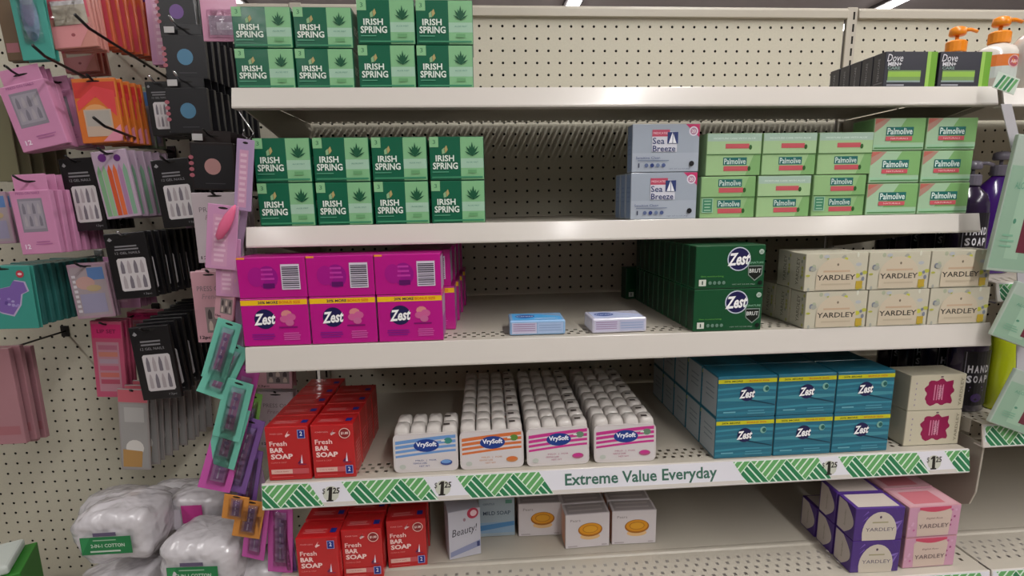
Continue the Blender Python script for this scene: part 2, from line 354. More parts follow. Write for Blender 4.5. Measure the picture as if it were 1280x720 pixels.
# ---- price strips with green hatch pattern (one strip object per shelf edge, lying on the tilted lip)
def strip_on_lip(name, label, x0, x1, yf, z, lip, blocks, extras, lipout=.34):
    """u along x from x0, v down the lip 0..H"""
    H = lip*0.93; nrm = Vector((0, -lip, lipout)).normalized(); dn = Vector((0, -lipout, -lip)).normalized()
    mb = MB(); mt = thing(name, label, 'price strip', (x0, yf, z))
    def P(u, v, e): q = nrm*e + dn*(H-v+.06); return (u, q.y, q.z)
    L = x1-x0; e0 = .02
    mb.add([P(0, 0, e0), P(L, 0, e0), P(L, H, e0), P(0, H, e0), P(0, 0, 0.003), P(L, 0, .003), P(L, H, .003), P(0, H, .003)],
           [(0, 1, 2, 3), (0, 4, 5, 1), (2, 6, 7, 3), (1, 5, 6, 2), (3, 7, 4, 0)], mat('strip_plastic', 'E3E2EA', rough=.3, coat=.3))
    part('strip', mb.mesh('strip'), mt)
    mb = MB(); LG, DG, WH = '66A866', '2F7D52', 'DDEEDD'
    sl = .62*H     # slant run
    def clipx(pts, lo, hi):   # sutherland-hodgman to u range with slanted ends handled by caller
        for side, lim in ((1, lo), (-1, hi)):
            out = []
            for i, p in enumerate(pts):
                q = pts[(i+1) % len(pts)]; a = side*(p[0]-lim(p[1])) >= 0; b = side*(q[0]-lim(q[1])) >= 0
                if a: out.append(p)
                if a != b:
                    fa = p[0]-lim(p[1]); fb = q[0]-lim(q[1]); k = fa/(fa-fb); out.append((p[0]+(q[0]-p[0])*k, p[1]+(q[1]-p[1])*k))
            pts = out
            if len(pts) < 3: return []
        return pts
    for b0, b1 in blocks:      # u of the top edge start and end
        lo = lambda v, b0=b0: max(0.0, b0 + (H-v)/H*sl); hi = lambda v, b1=b1: min(L, b1 + (H-v)/H*sl)
        mb.add([P(lo(0), .03, .026), P(hi(0), .03, .026), P(hi(H), H-.03, .026), P(lo(H), H-.03, .026)], [(0, 1, 2, 3)], ink(WH))
        T = 1.62*H; u = b0 - T*.5; k = 0
        while u < b1 + T:
            # inverted light triangle, hatched '/'; upright dark triangle, hatched '\'
            for kind in (0, 1):
                a = u + (0 if kind == 0 else T*.5)
                if kind == 0: A, B, C_ = (a, H-.05), (a+T, H-.05), (a+T*.5, .05)
                else: A, B, C_ = (a, .05), (a+T, .05), (a+T*.5, H-.05)
                nb = 5
                for s_ in range(nb):
                    f0, f1 = s_/nb+.02, (s_+1)/nb-.03
                    # bars parallel to side B-C for light, A.. for dark
                    def L2(p, q, f): return (p[0]+(q[0]-p[0])*f, p[1]+(q[1]-p[1])*f)
                    if kind == 0: pts = [L2(A, B, f0), L2(A, B, f1), L2(A, C_, f1), L2(A, C_, f0)]
                    else: pts = [L2(A, B, f0), L2(A, B, f1), L2(A, C_, f1), L2(A, C_, f0)]
                    pts = clipx(pts, lo, hi)
                    if len(pts) >= 3: mb.add([P(p[0], p[1], .031) for p in pts], [tuple(range(len(pts)))], ink(LG if kind == 0 else DG))
            u += T
    part('hatch_print', mb.mesh('hatch_print'), mt)['kind'] = 'stuff'
    mb = MB()
    for kind, u, wd in extras:
        if kind == 'price':
            mb.add([P(u+.52*math.cos(i*.5236), H*.5+.52*math.sin(i*.5236), .026) for i in range(12)], [tuple(range(12))], ink('C9CBBE'))
            for pg in ([(-.2, -.45), (.04, -.45), (.1, .45), (-.1, .45), (-.26, .28), (-.24, .2), (-.12, .26)], [(-.3, -.5), (.14, -.5), (.14, -.4), (-.3, -.4)]):
                mb.add([P(u+x, H*.5+y, .032) for x, y in pg], [tuple(range(len(pg)))], ink('26231F'))
            for s_, du, dv, w_, h_, b in (('$', -.46, .18, .2, .42, .0), ('25', .33, .2, .48, .4, .03)):
                vs, fs = text_geo(s_, b, .15); mb.add([P(u+du+x*w_, H*.5+dv+y*h_, .032) for x, y in vs], fs, ink('26231F'))
        else:
            vs, fs = text_geo(kind, .02, 0); mb.add([P(u+x*wd, H*.5+.0+y*H*.66, .032) for x, y in vs], fs, ink('3F6B5C'))
    if mb.v: part('lettering', mb.mesh('lettering'), mt)['kind'] = 'stuff'
    return mt
for x0, x1, lb in ((X0, X1, 'low ridge line pressed across the bottom shelf deck'), (33.2, 80, 'low ridge line across the empty bottom deck of the right bay')):
    mb = MB(); mb.prism([(F5+4.6, 0), (F5+4.75, .1), (F5+5.0, .1), (F5+5.3, 0)], x0, x1, CREAM); solo('deck_ridge', mb.mesh('deck_ridge'), lb, 'shelf ridge', (0, 0, Z5-.03))
strip_on_lip('price_strip', 'green hatched price strip reading Extreme Value Everyday on the fourth shelf', X0-.05, X1+.1, F4, Z4, 1.72,
             [(a*1.012, b*1.012) for a, b in ((-1.4, 2.9), (4.95, 10.2), (12.3, 17.75), (31.0, 37.0), (38.45, 44.15), (46.2, 49.5))],
             [('price', 4.35, 0), ('price', 11.6, 0), ('Extreme Value Everyday', 25.0, 10.5), ('price', 38.3, 0), ('price', 46.0, 0)])
strip_on_lip('price_strip', 'green hatched strip on the lower shelf edge of the right bay', 33.15, 56, -20.5, -30.75, 1.6, [(-.6, 5), (9, 15)], [('price', 7, 0)])
strip_on_lip('price_strip', 'green hatched strip on the middle shelf edge of the right bay', 33.5, 56, -19.5, -20.9, 1.3, [(-.6, 5), (9, 15)], [('price', 7, 0)])
strip_on_lip('price_strip', 'green hatched strip on the right bay bottom shelf edge', 33.1, 56, F5, Z5, 2.0, [(.2, 5), (9, 15)], [('price', 7, 0)])
strip_on_lip('price_strip', 'green hatched strip on the bottom shelf edge under the purple boxes', X0, X1+.2, F5, Z5, 2.0, [(0, 6), (10, 16), (22, 28), (38.5, 41.5), (44.5, 48)], [('price', 8, 0), ('price', 36, 0)])

# ------------------------------------------------------------------ soap boxes
ORD = ['first', 'second', 'third', 'fourth', 'fifth', 'sixth', 'seventh', 'eighth', 'ninth', 'tenth', 'eleventh', 'twelfth']
def make_aloe(h):
    w_ = 3.42
    d = Dec(); u = -w_/2
    d.rect(u+w_*.57, w_/2-.03, .03, h-.03, '85BE8B'); d.rect(u+w_*.57, w_/2-.03, h*.28, h*.5, 'A6CBB4')
    d.rect(u+.02, u+w_*.17, h*.76, h-.02, '8CC490'); d.text('3', u+w_*.09, h*.88, .16, .25, '2C6E4C')
    d.poly([(u+1.0, h*.62), (u+1.16, h*.7), (u+1.08, h*.8), (u+.95, h*.74)], 'B5A36A'); d.poly([(u+.8, h*.6), (u+.97, h*.62), (u+.93, h*.75), (u+.78, h*.7)], '8FB98B')
    d.text('IRISH', u+w_*.28, h*.505, w_*.34, h*.145, 'E6F2E8', bold=.025); d.text('SPRING', u+w_*.285, h*.33, w_*.46, h*.155, 'E6F2E8', bold=.025)
    aloe(d, u+w_*.785, h*.66, h*.25, '14583A')
    d.text('ALOE MIST', u+w_*.785, h*.41, .75, .08, '4C8B74'); d.rect(u+w_*.70, u+w_*.86, h*.16, h*.24, '6CA873')
    d.rect(u+.12, w_/2-.1, h*.045, h*.085, '3D8E68'); d.lines(u+.15, u+1.2, h*.2, 1, .1, .05, '5FA886')
    s_ = Dec(); s_.rect(.2, 3.3, .2, h-.2, '0F6B4A'); s_.text('IRISH SPRING', 1.75, h*.5, 2.5, .5, 'DDF0E0', bold=.02)
    return carton('aloe_soap_box', 'soap box', card_mat('0E6347', .3, .4, .3), w_, h, 3.6, d, right=s_)
cols = [(-14.48, -14.52), (-10.98, -11.05), (-7.3, -7.38), (-3.84, -3.9)]
for r in range(2):
    for c in range(4):
        h = 2.3 if c < 2 else 2.52
        inst('aloe%g' % h, lambda h=h: make_aloe(h), (cols[c][1-r] , -17.5, Z1+(h+.02)*r), 'dark green aloe soap box on the top shelf, %s row, %s from left' % (['lower', 'upper'][r], ORD[c]), rotz=random.uniform(-.008, .008))
for r in range(2):
    for c in range(4):
        inst('aloe2.68', lambda: make_aloe(2.68), (-14.0+3.54*c+(.12 if r == 0 and c == 9 else 0), -17.5, Z2+2.71*r), 'dark green aloe soap box on the second shelf, %s row, %s from left' % (['lower', 'upper'][r], ORD[c]), rotz=random.uniform(-.008, .008))
# crumpled clear film round the two blocks on the top shelf
def film(x0, x1, y0, y1, z0, z1, label):
    bm = bmesh.new(); bmesh.ops.create_cube(bm, size=1)
    bmesh.ops.subdivide_edges(bm, edges=bm.edges[:], cuts=14, use_grid_fill=True)
    for v in bm.verts:
        p = v.co; q = Vector(((x0+x1)/2+p.x*(x1-x0), (y0+y1)/2+p.y*(y1-y0), (z0+z1)/2+p.z*(z1-z0)))
        n = noise.noise(q*.9)*.05 + abs(noise.noise(q*2.1))*.05 + .05
        nn = Vector((p.x if abs(p.x) > .499 else 0, p.y if abs(p.y) > .499 else 0, p.z if p.z > .499 else 0)).normalized()
        v.co = (q + nn*n)*S; v.co.y *= KY; v.co.z += ZF*S
    me = bpy.data.meshes.new('shrink_film'); bm.to_mesh(me); bm.free(); me.materials.append(film_mat())
    me.polygons.foreach_set('use_smooth', [True]*len(me.polygons))
    solo('shrink_film', me, label, 'plastic wrap')
film(-16.42, -9.2, -17.62, -13.85, Z1+.02, Z1+4.68, 'crumpled clear shrink film round the left four aloe boxes, top shelf')
film(-9.12, -2.0, -17.62, -13.85, Z1+.02, Z1+5.1, 'crumpled clear shrink film round the right four aloe boxes, top shelf')

def make_dove():
    w_, h = 3.58, 2.25; u = -w_/2; d = Dec()
    d.rect(u+w_*.8, w_/2-.02, .02, h-.02, '6FA62E'); d.rect(u+w_*.8, u+w_*.87, .02, h-.02, '9CC95A')
    d.rect(u+.25, u+w_*.7, h*.16, h*.48, '7DA05E'); d.rect(u+.25, u+w_*.7, h*.30, h*.44, '96C050'); d.rect(u+.2, u+w_*.7, h*.15, h*.2, '8FA0A0')
    d.text('Dove', u+w_*.18, h*.82, w_*.3, h*.2, 'E8E8EE', bold=.0, shear=.2); d.text('MEN+', u+w_*.18, h*.65, w_*.26, h*.11, 'D8D8DE', bold=.04)
    d.text('CARE', u+w_*.17, h*.54, w_*.24, h*.08, '8FA8A0', bold=.02); d.rect(u+.2, u+1.4, h*.05, h*.09, 'A9A9B2')
    s_ = Dec(); s_.rect(.15, 1.1, .3, .38, '6A6A74'); s_.text('MEN+CARE', .65, 1.2, 1.4, .22, '8B8B95', rot=math.pi/2)
    return carton('dark_soap_box', 'soap box', card_mat('35353F', .35, .3), w_, h, 1.3, d, left=s_)
for c in range(2):
    for k in range(5 if c == 0 else 1):
        inst('dove', make_dove, (25.95+3.72*c, -17.45+1.36*k, Z1), 'dark slate soap box with green end, top shelf, ' + (('left one in front' if c == 0 else 'right one in front') if k == 0 else '%s behind the left front one' % ORD[k-1]))

def make_sea():
    w_, h = 4.45, 3.02; u = -w_/2; d = Dec()
    d.rect(u+.03, w_/2-.03, .03, h-.03, 'A3ADBB'); d.rect(u+.03, w_/2-.03, .03, h*.4, 'ADB6C3')
    d.poly([(w_/2-.95, h-.02), (w_/2-.02, h-.02), (w_/2-.02, h-.85)], 'C8356A'); d.ell(w_/2-.42, h-.46, .3, .3, 'E3DDE8'); d.ell(w_/2-.42, h-.46, .22, .22, 'B98CA6'); d.text('20', w_/2-.42, h-.46, .26, .2, 'FFFFFF')
    d.poly([(u+1.3, h*.42), (u+2.95, h*.42), (u+2.95, h*.83), (u+1.3, h*.87)], 'D9DAE4'); d.rect(u+1.3, u+2.45, h*.74, h*.88, 'C04B66'); d.text('MEDICATED', u+1.87, h*.81, 1.0, .13, 'F3D8DE')
    d.text('Sea', u+1.72, h*.65, .78, .4, '2C3B72', bold=.01); d.text('Breeze', u+2.1, h*.49, 1.5, .38, '2C3B72', bold=.01)
    d.rect(u+2.3, u+3.0, h*.59, h*.83, '2C3B72'); d.poly([(u+2.38, h*.6), (u+2.63, h*.6), (u+2.63, h*.83)], 'EEF0F6', 0); d.poly([(u+2.67, h*.6), (u+2.9, h*.6), (u+2.67, h*.8)], 'EEF0F6')
    d.text('Sensitive Clean', u+1.05, h*.3, 1.6, .15, '3A4A80'); d.lines(u+.3, u+2.6, h*.25, 1, .1, .05, '76829C')
    d.text('1', u+.45, h*.14, .08, .28, '333A55')
    for i in range(4): d.ell(u+.95+i*.38, h*.14, .13, .13, ['5E6C92', '2F3F7C', '6F7FA0', '4D5C8C'][i], 12, 0)
    d.n += 1; d.ell(w_/2-.5, h*.17, .17, .17, '17171C', 16); d.text('NET WT 3.2 OZ (90g)', w_/2-1.3, h*.06, 1.4, .08, '50597A')
    s_ = Dec(); s_.rect(.1, 1.2, .1, h-.1, '7F93B4'); s_.lines(.25, 1.05, h*.7, 4, .3, .08, '6B80A6')
    return carton('silver_soap_box', 'soap box', card_mat('9FAAB9', .32, .4), w_, h, 1.35, d, left=s_)
inst('sea', make_sea, (9.97, -17.45, Z2+3.05), 'silver blue soap box with sailboat logo, upper of the stack')
for k in range(3): inst('sea', make_sea, (9.95-.06*k, -17.45+1.4*k, Z2), 'silver blue soap box with sailboat logo, ' + ['lower of the stack, in front', 'lower row, second back', 'lower row, third back'][k])

def make_palm2(kind):
    w_, h = 3.7, 2.72; u = -w_/2; d = Dec(); hh = h/2
    for r in range(2):
        z = r*hh
        if r == 1 and kind == 0:       # upper bar lying with its pale edge out
            d.rect(u+.03, w_/2-.03, z+.03, z+hh-.03, 'A9CA98'); d.rect(u+.03, w_/2-.03, z+hh*.62, z+hh-.03, 'A9C4B4')
            d.text('MOISTURE CARE WITH ALOE', 0, z+hh*.75, 2.8, .1, 'E3EEE6'); d.rect(-.6, 1.0, z+hh*.28, z+hh*.5, 'C85A62')
        else:
            d.rect(u+.03, w_/2-.03, z+.03, z+hh-.03, 'A2C790' if kind == 0 else '96BE84'); d.poly([(w_/2-1.0, z+.03), (w_/2-.03, z+.03), (w_/2-.03, z+hh-.03), (w_/2-.5, z+hh-.03)], '83B272')
            d.rect(-.7, .9, z+hh*.5, z+hh*.86, '1E6A66'); d.text('Palmolive', .1, z+hh*.68, 1.45, hh*.27, 'D6EAE2', bold=.01); d.rect(-.65, 1.0, z+hh*.22, z+hh*.45, 'C85A62')
        d.ell(1.08, z+hh*.33, .11, .16, '2E5E2A', 10)
    if kind == 1: d.rect(u+.1, u+.85, .35, 1.3, 'A5CBB0'); d.rect(u+.16, u+.79, .4, 1.25, '3F8765'); d.lines(u+.24, u+.72, 1.15, 4, .2, .07, 'A5CBB0')
    d.rect(u, w_/2, hh-.025, hh+.025, '3B6B35')
    return carton('palm_green_soap_pack', 'soap pack', card_mat('98BE88', .28, .6, .5), w_, h, 2.6, d)
for r in range(2):
    for c in range(3):
        kind = 1 if (r == 0 and c != 1) else 0
        inst('palm2%d' % kind, lambda k=kind: make_palm2(k), (((14.3, 18.12, 21.95), (14.55, 18.3, 22.12))[r][c], -17.3, Z2+2.76*r),
             'green two-bar soap pack, %s row, %s from the silver boxes' % (['lower', 'upper'][r], ORD[c]), rotz=random.uniform(-.03, .03))
def make_palm1():
    w_, h = 3.6, 2.1; u = -w_/2; d = Dec()
    d.rect(u+.03, w_/2-.03, .03, h-.03, 'A9CBA8'); d.poly([(u+1.2, .5), (w_/2-.03, .5), (w_/2-.03, h-.03), (u+2.2, h-.03)], '84B672'); d.rect(u+.03, w_/2-.03, .22, .36, 'A4CFAE')
    d.poly([(u+.04, h*.55), (u+.04, h-.04), (u+1.1, h-.04), (u+.6, h*.75)], 'B68F80'); d.poly([(u+.04, h*.8), (u+.04, h-.04), (u+.8, h-.04)], 'C26E62')
    d.rect(-.95, .95, h*.46, h*.72, '1F6F6A'); d.text('Palmolive', 0, h*.59, 1.75, h*.2, 'E2F2EC', bold=.015); d.rect(-.95, .9, h*.3, h*.43, 'CE5C66'); d.text('NATURALS', 0, h*.365, 1.2, .1, 'F0D6D6')
    d.rect(u+.1, w_/2-.1, h*.06, h*.09, '4C9450')
    s_ = Dec(); s_.rect(.1, 2.4, .1, h-.1, '7CA672')
    return carton('palm_green_soap_box', 'soap box', card_mat('94BA88', .28, .5, .4), w_, h, 2.6, d, left=s_)
for r in range(3):
    for c in range(2):
        inst('palm1', make_palm1, (25.7+3.67*c+(.1 if r == 2 else 0), -17.35+.05*r, Z2+2.14*r), 'single green soap box in the three-high stacks, %s row, %s stack' % (['bottom', 'middle', 'top'][r], ['left', 'right'][c]), rotz=random.uniform(-.02, .02))

# third shelf
def make_pinkfront():
    w_, h = 4.0, 2.98; u = -w_/2; d = Dec()
    d.rect(u+.02, w_/2-.02, h-.42, h-.1, 'F2C21C'); d.text('20% MORE', -.35, h-.26, 1.2, .17, '4A2448', bold=.03); d.text('BONUS SIZE', .95, h-.26, 1.25, .17, 'DD6A20', bold=.02)
    zest_logo(d, -.62, h*.57, .62)
    for a, b, r in ((.7, .66, .33), (.95, .6, .3), (.55, .56, .28), (.85, .48, .26)): d.ell(a, h*b, r, r*.8, ['D8729E', 'C9689A', 'D98A8A', 'CF5F98'][int(a*20) % 4], 10, 0)
    d.n += 1; d.rect(.2, 1.3, h*.37, h*.40, '7E0A6B'); d.lines(u+.5, u+2.0, h*.26, 3, .14, .07, '8A1A90'); d.lines(.4, 1.5, h*.27, 4, .13, .06, 'D763B4')
    s_ = Dec(); s_.rect(.1, 3.0, .2, h-.2, 'B7A4B8'); s_.rect(.1, 3.0, .2, h*.5, 'A060A0')
    return carton('magenta_soap_pack', 'soap pack', card_mat('BE1289', .3, .5, .4), w_, h, 3.3, d, right=s_)
def make_pinkback():
    w_, h = 4.02, 2.5; u = -w_/2; d = Dec()
    d.rect(u+.02, u+.5, h-.12, h-.01, 'F0A030'); d.ell(u+1.75, h*.5, .62, .72, '980D86'); d.ell(u+1.1, h*.52, .5, .6, 'A80F88', step=1)
    d.lines(u+1.35, u+2.2, h*.72, 3, .28, .12, 'C238A4'); d.lines(u+1.4, u+2.3, h*.36, 1, .1, .3, '5E0B62'); barcode(d, w_/2-1.45, w_/2-.35, h*.2, h*.82)
    s_ = Dec(); s_.rect(.1, 3.0, .2, h-.2, 'B7A4B8'); s_.poly([(.2, .3), (.8, .3), (.5, h-.3)], 'D9CFE0')
    return carton('magenta_soap_pack', 'soap pack', card_mat('BE1289', .3, .5, .4), w_, h, 3.3, d, right=s_)
for c in range(3):
    inst('pf', make_pinkfront, (-14.58+4.05*c, -19.95, Z3), 'magenta soap pack with yellow band, lower row, %s column' % ['left', 'middle', 'right'][c])
    inst('pb', make_pinkback, (-14.55+4.02*c, -19.95, Z3+3.0), 'magenta soap pack turned barcode side out, upper row, %s column' % ['left', 'middle', 'right'][c])
for k in range(1, 5):
    for r in range(2):
        inst(['pf', 'pb'][r], None, (-6.35+(.35,.12)[r]+.17*k, -19.95+3.42*k, Z3+3.0*r), 'magenta soap pack in the right column, %s row, %s behind the front one' % (['lower', 'upper'][r], ORD[k-1]))

def make_bar(c1, c2, logo):
    t = thing('wrapped_soap_bar', '', 'soap bar', (0, 0, 0)); w_, h, dp = 3.62, .98, 2.9
    mb = MB(); mb.box(-w_/2, w_/2, 0, dp, 0, h, mat('wrap_'+c1, c1, rough=.25, coat=.5, bump=.6, bscale=30)); part('wrapper', mb.mesh('wrapper', bevel=.12, seg=3), t)
    d = Dec(); d.rect(-w_/2+.15, -.05, .12, h-.15, 'C8C4DC'); d.rect(0, w_/2-.15, .12, h-.15, c2); d.lines(-w_/2+.2, -.1, h-.22, 4, .14, .05, '9B7FA8', .1); d.lines(.05, w_/2-.2, h-.3, 3, .17, .05, '8FA5CC', .1)
    part('back_print', d.build('back_print'), t)
    d = Dec(); d.poly([(-1.6, .2), (1.6, .2), (1.6, 1.3), (.2, 2.3), (-1.6, 2.6)], logo); d.ell(-.75, 1.5, .65, .62, '2D4C9A'); d.text('Caress', -.75, 1.55, 1.1, .5, 'E6ECFA', shear=.3); d.lines(-.2, 1.4, .7, 2, .2, .07, 'EAF2FF')
    part('top_print', d.build('top_print', 'top', h), t); return t
inst('bar1', lambda: make_bar('8FB4DC', 'A9C0E2', '4FA3DD'), (1.45, -19.4, Z3), 'small blue wrapped soap bar lying alone on the third shelf', rotz=-.02)
inst('bar2', lambda: make_bar('CFCDDE', 'B9BDD8', 'B9C2E2'), (6.75, -19.5, Z3), 'small white and lilac wrapped soap bar lying alone on the third shelf', rotz=.03)

def make_green():
    w_, h = 4.58, 2.78; u = -w_/2; d = Dec()
    zest_logo(d, .55, h*.68, .7, 'C9D0DE')
    d.poly([(1.15, h*.52), (2.15, h*.52), (2.12, h*.3), (1.65, h*.16), (1.2, h*.3)], '8C9A92'); d.poly([(1.2, h*.5), (2.1, h*.5), (2.06, h*.31), (1.65, h*.19), (1.25, h*.31)], '101814')
    d.text('BRUT', 1.65, h*.4, .78, .26, 'D5DAD6', bold=.02); d.text('SIGNATURE', 1.62, h*.59, 1.1, .13, '8FC4A4'); d.ell(2.0, h*.84, .17, .17, 'B7C8BC', 12); d.text('20', 2.0, h*.84, .2, .15, '11402A')
    d.rect(u+.25, u+.72, h*.07, h*.22, 'D5DAD0'); d.text('1', u+.48, h*.145, .08, .24, '11402A')
    for i in range(4): d.ell(u+.98+i*.3, h*.14, .11, .12, '6C8C7C', 10, 0)
    d.n += 1; d.text('Skin moisturizing', u+1.1, h*.29, 1.5, .12, '6BAF4C'); d.text('NET WT 3.2 OZ (90g)', .9, h*.09, 1.5, .09, 'A9B9AE'); d.ell(2.0, h*.12, .15, .15, '0A120E', 12)
    s_ = Dec(); s_.rect(.06, 1.2, .1, h-.1, '12341F'); s_.rect(.2, .3, .2, h-.3, '1E5238')
    return carton('dark_green_soap_box', 'soap box', card_mat('13502F', .3, .4), w_, h, 1.27, d, left=s_)
for k in range(11):
    for r in range(2):
        inst('green', make_green, (13.68-(.03*k), -20.0+1.3*k, Z3+2.81*r), 'dark green soap box with navy round logo, %s row, ' % ['lower', 'upper'][r] + ('frontmost' if k == 0 else '%s behind the front one' % ORD[k-1]))
inst('green', None, (12.6, -4.9, Z3+1.0-1.0), 'dark green soap box set askew at the far back of its row', rotz=.15)

def make_flower():
    w_, h = 4.2, 2.46; u = -w_/2; d = Dec(); rnd = random.Random(3)
    d.rect(u+.02, w_/2-.02, .02, h-.02, 'C9C4B0')
    for i in range(46):
        a, b = rnd.uniform(u+.15, w_/2-.15), rnd.uniform(.1, h-.12)
        if abs(a)*.75 + abs(b-h*.35)*.55 < 1.0: continue
        d.ell(a, b, rnd.uniform(.07, .22), rnd.uniform(.07, .2), rnd.choice(['9FA3A0', 'C9C94A', 'B8B94E', 'A7A99F', 'AEB59A', '7F8594', 'D8D8C8', 'B7BBC0']), 7, 1 if i % 9 == 0 else 0)
    d.n += 2; d.poly([(-1.35, .08)] + [(-1.35*math.cos(a*math.pi/14), h*.38+h*.5*math.sin(a*math.pi/14)) for a in range(15)] + [(1.35, .08)], 'D0C3AC')
    d.text('YARDLEY', 0, h*.36, 2.6, .34, '3C3730', bold=.015); d.rect(-.9, .9, h*.5, h*.55, 'C9AE93'); d.ell(.05, h*.7, .07, .09, '7E7362', 8, 0); d.n += 1; d.rect(-1.0, 1.0, h*.16, h*.2, 'C3B59D')
    d.rect(1.35, 1.8, .12, .62, 'BFA33A')
    s_ = Dec(); s_.rect(.08, 1.9, .08, h-.08, 'B9B5A5'); s_.text('YARDLEY', .95, h*.5, 1.8, .4, '5E5A50', rot=math.pi/2)
    for i in range(8): s_.ell(rnd.uniform(.2, .5), rnd.uniform(.2, h-.2), .12, .12, rnd.choice(['8E928A', 'A8A85A']), 7, 0)
    return carton('floral_soap_box', 'soap box', card_mat('BDB8A6', .4, .15), w_, h, 2.05, d, left=s_)
for r in range(2):
    for c in range(3):
        inst('flower', make_flower, (20.8+4.22*c+(0 if r == 0 else -.22), -20.25, Z3+2.49*r), 'cream floral soap box, %s row, %s column, in front' % (['lower', 'upper'][r], ['left', 'middle', 'right'][c]))
    for k in range(1, 3-r): inst('flower', None, (20.8-.05*k, -20.25+2.15*k, Z3+2.49*r), 'cream floral soap box, %s row, %s behind the left front box' % (['lower', 'upper'][r], ORD[k-1]))

# fourth shelf
def make_red(kind):
    w_, h = 2.72, 3.72; u = -w_/2; d = Dec()
    d.text('POWER CLEAN', u+.7, h*.87, .8, .1, 'E7A0A0'); d.poly([(u+1.25, h*.83), (u+1.5, h*.92), (u+1.35, h*.87), (u+1.6, h*.85), (u+1.3, h*.8)], 'F0C8C8')
    d.text('Fresh', u+.78, h*.69, 1.1, .33, 'F5CFCB', bold=.02); d.text('BAR', u+.66, h*.57, .86, .34, 'F7D8D4', bold=.04); d.text('SOAP', u+.95, h*.45, 1.4, .36, 'F7D8D4', bold=.04)
    d.text('CLEAN & CRISP', u+.72, h*.34, 1.0, .1, 'DE8C88')
    d.poly([(w_/2-.62, h*.31), (w_/2-.5, h*.48), (w_/2-.47, h*.31)], 'E8E0F0', 0); d.poly([(w_/2-.82, h*.31), (w_/2-.56, h*.4), (w_/2-.6, h*.31)], '5E1B4C'); d.rect(w_/2-.75, w_/2-.25, h*.285, h*.3, '7C2A5A')
    d.rect(u+.2, w_/2-.12, h*.12, h*.22, 'C9565C'); d.rect(u+.2, u+1.55, h*.13, h*.21, 'E3B7AC'); d.text('2 PACK BARS', u+.85, h*.17, .9, .08, 'B55250'); d.lines(u+.2, u+1.6, h*.08, 1, .1, .05, 'D35A5C')
    if kind == 0: cu, cv = w_/2-.42, h*.86
    else: cu, cv = w_/2-.4, h*.16
    if kind == 1: d.ell(w_/2-.55, h*.84, .36, .36, 'EAC9C0', 20); d.ell(w_/2-.55, h*.84, .31, .31, '8A1F22', 20); d.text('$1.00', w_/2-.55, h*.84, .46, .2, 'F6DDD6', bold=.03)
    d.rect(cu-.24, cu+.24, cv-.3, cv+.3, '9EA6DA'); d.rect(cu-.2, cu+.2, cv-.26, cv+.26, '1E2A83'); d.text('2', cu, cv+.04, .16, .3, 'E4E6F6', bold=.02)
    tp = Dec(); tp.rect(-1.1, .6, .5, 1.2, 'C23035'); tp.lines(-1.0, .5, 1.1, 3, .2, .08, 'D98080'); tp.rect(.75, 1.15, .6, 1.2, '1E2A83')
    s_ = Dec(); s_.rect(.3, 2.0, .5, 2.4, 'C4262A'); s_.lines(.5, 1.8, 2.2, 6, .26, .08, 'DB8A84')
    return carton('red_soap_box', 'soap box', card_mat('BE1E22', .3, .4), w_, h, 2.25, d, right=s_, top=tp)
for c in range(2):
    for k in range((5, 4)[c]):
        inst('red%d' % c, lambda c=c: make_red(c), ((-14.72, -11.88)[c]+.03*k, -19.55+2.32*k, Z4), 'red fresh bar soap box on the fourth shelf, %s row, ' % ['left', 'right'][c] + ('frontmost' if k == 0 else '%s behind the front one' % ORD[k-1]), rotz=random.uniform(-.02, .02))
BARW = mat('white_soap', 'CFC9C4', rough=.45, coat=.35, bump=.1)
def soap_bar_mesh():
    mb = MB(); nu, nv = 14, 8; pw = lambda t, e: math.copysign(abs(t)**e, t); vs = []
    for j in range(nv+1):
        ph = -math.pi/2+math.pi*j/nv
        for i in range(nu):
            th = 2*math.pi*i/nu; c = pw(math.cos(ph), .42)
            vs.append((.53*c*pw(math.cos(th), .45), .82*c*pw(math.sin(th), .35), 1.45*pw(math.sin(ph), .4)))
    mb.add(vs, [(j*nu+i, j*nu+(i+1) % nu, (j+1)*nu+(i+1) % nu, (j+1)*nu+i) for j in range(nv) for i in range(nu)], BARW)
    return mb.mesh('bar', smooth=True)
BARM = None
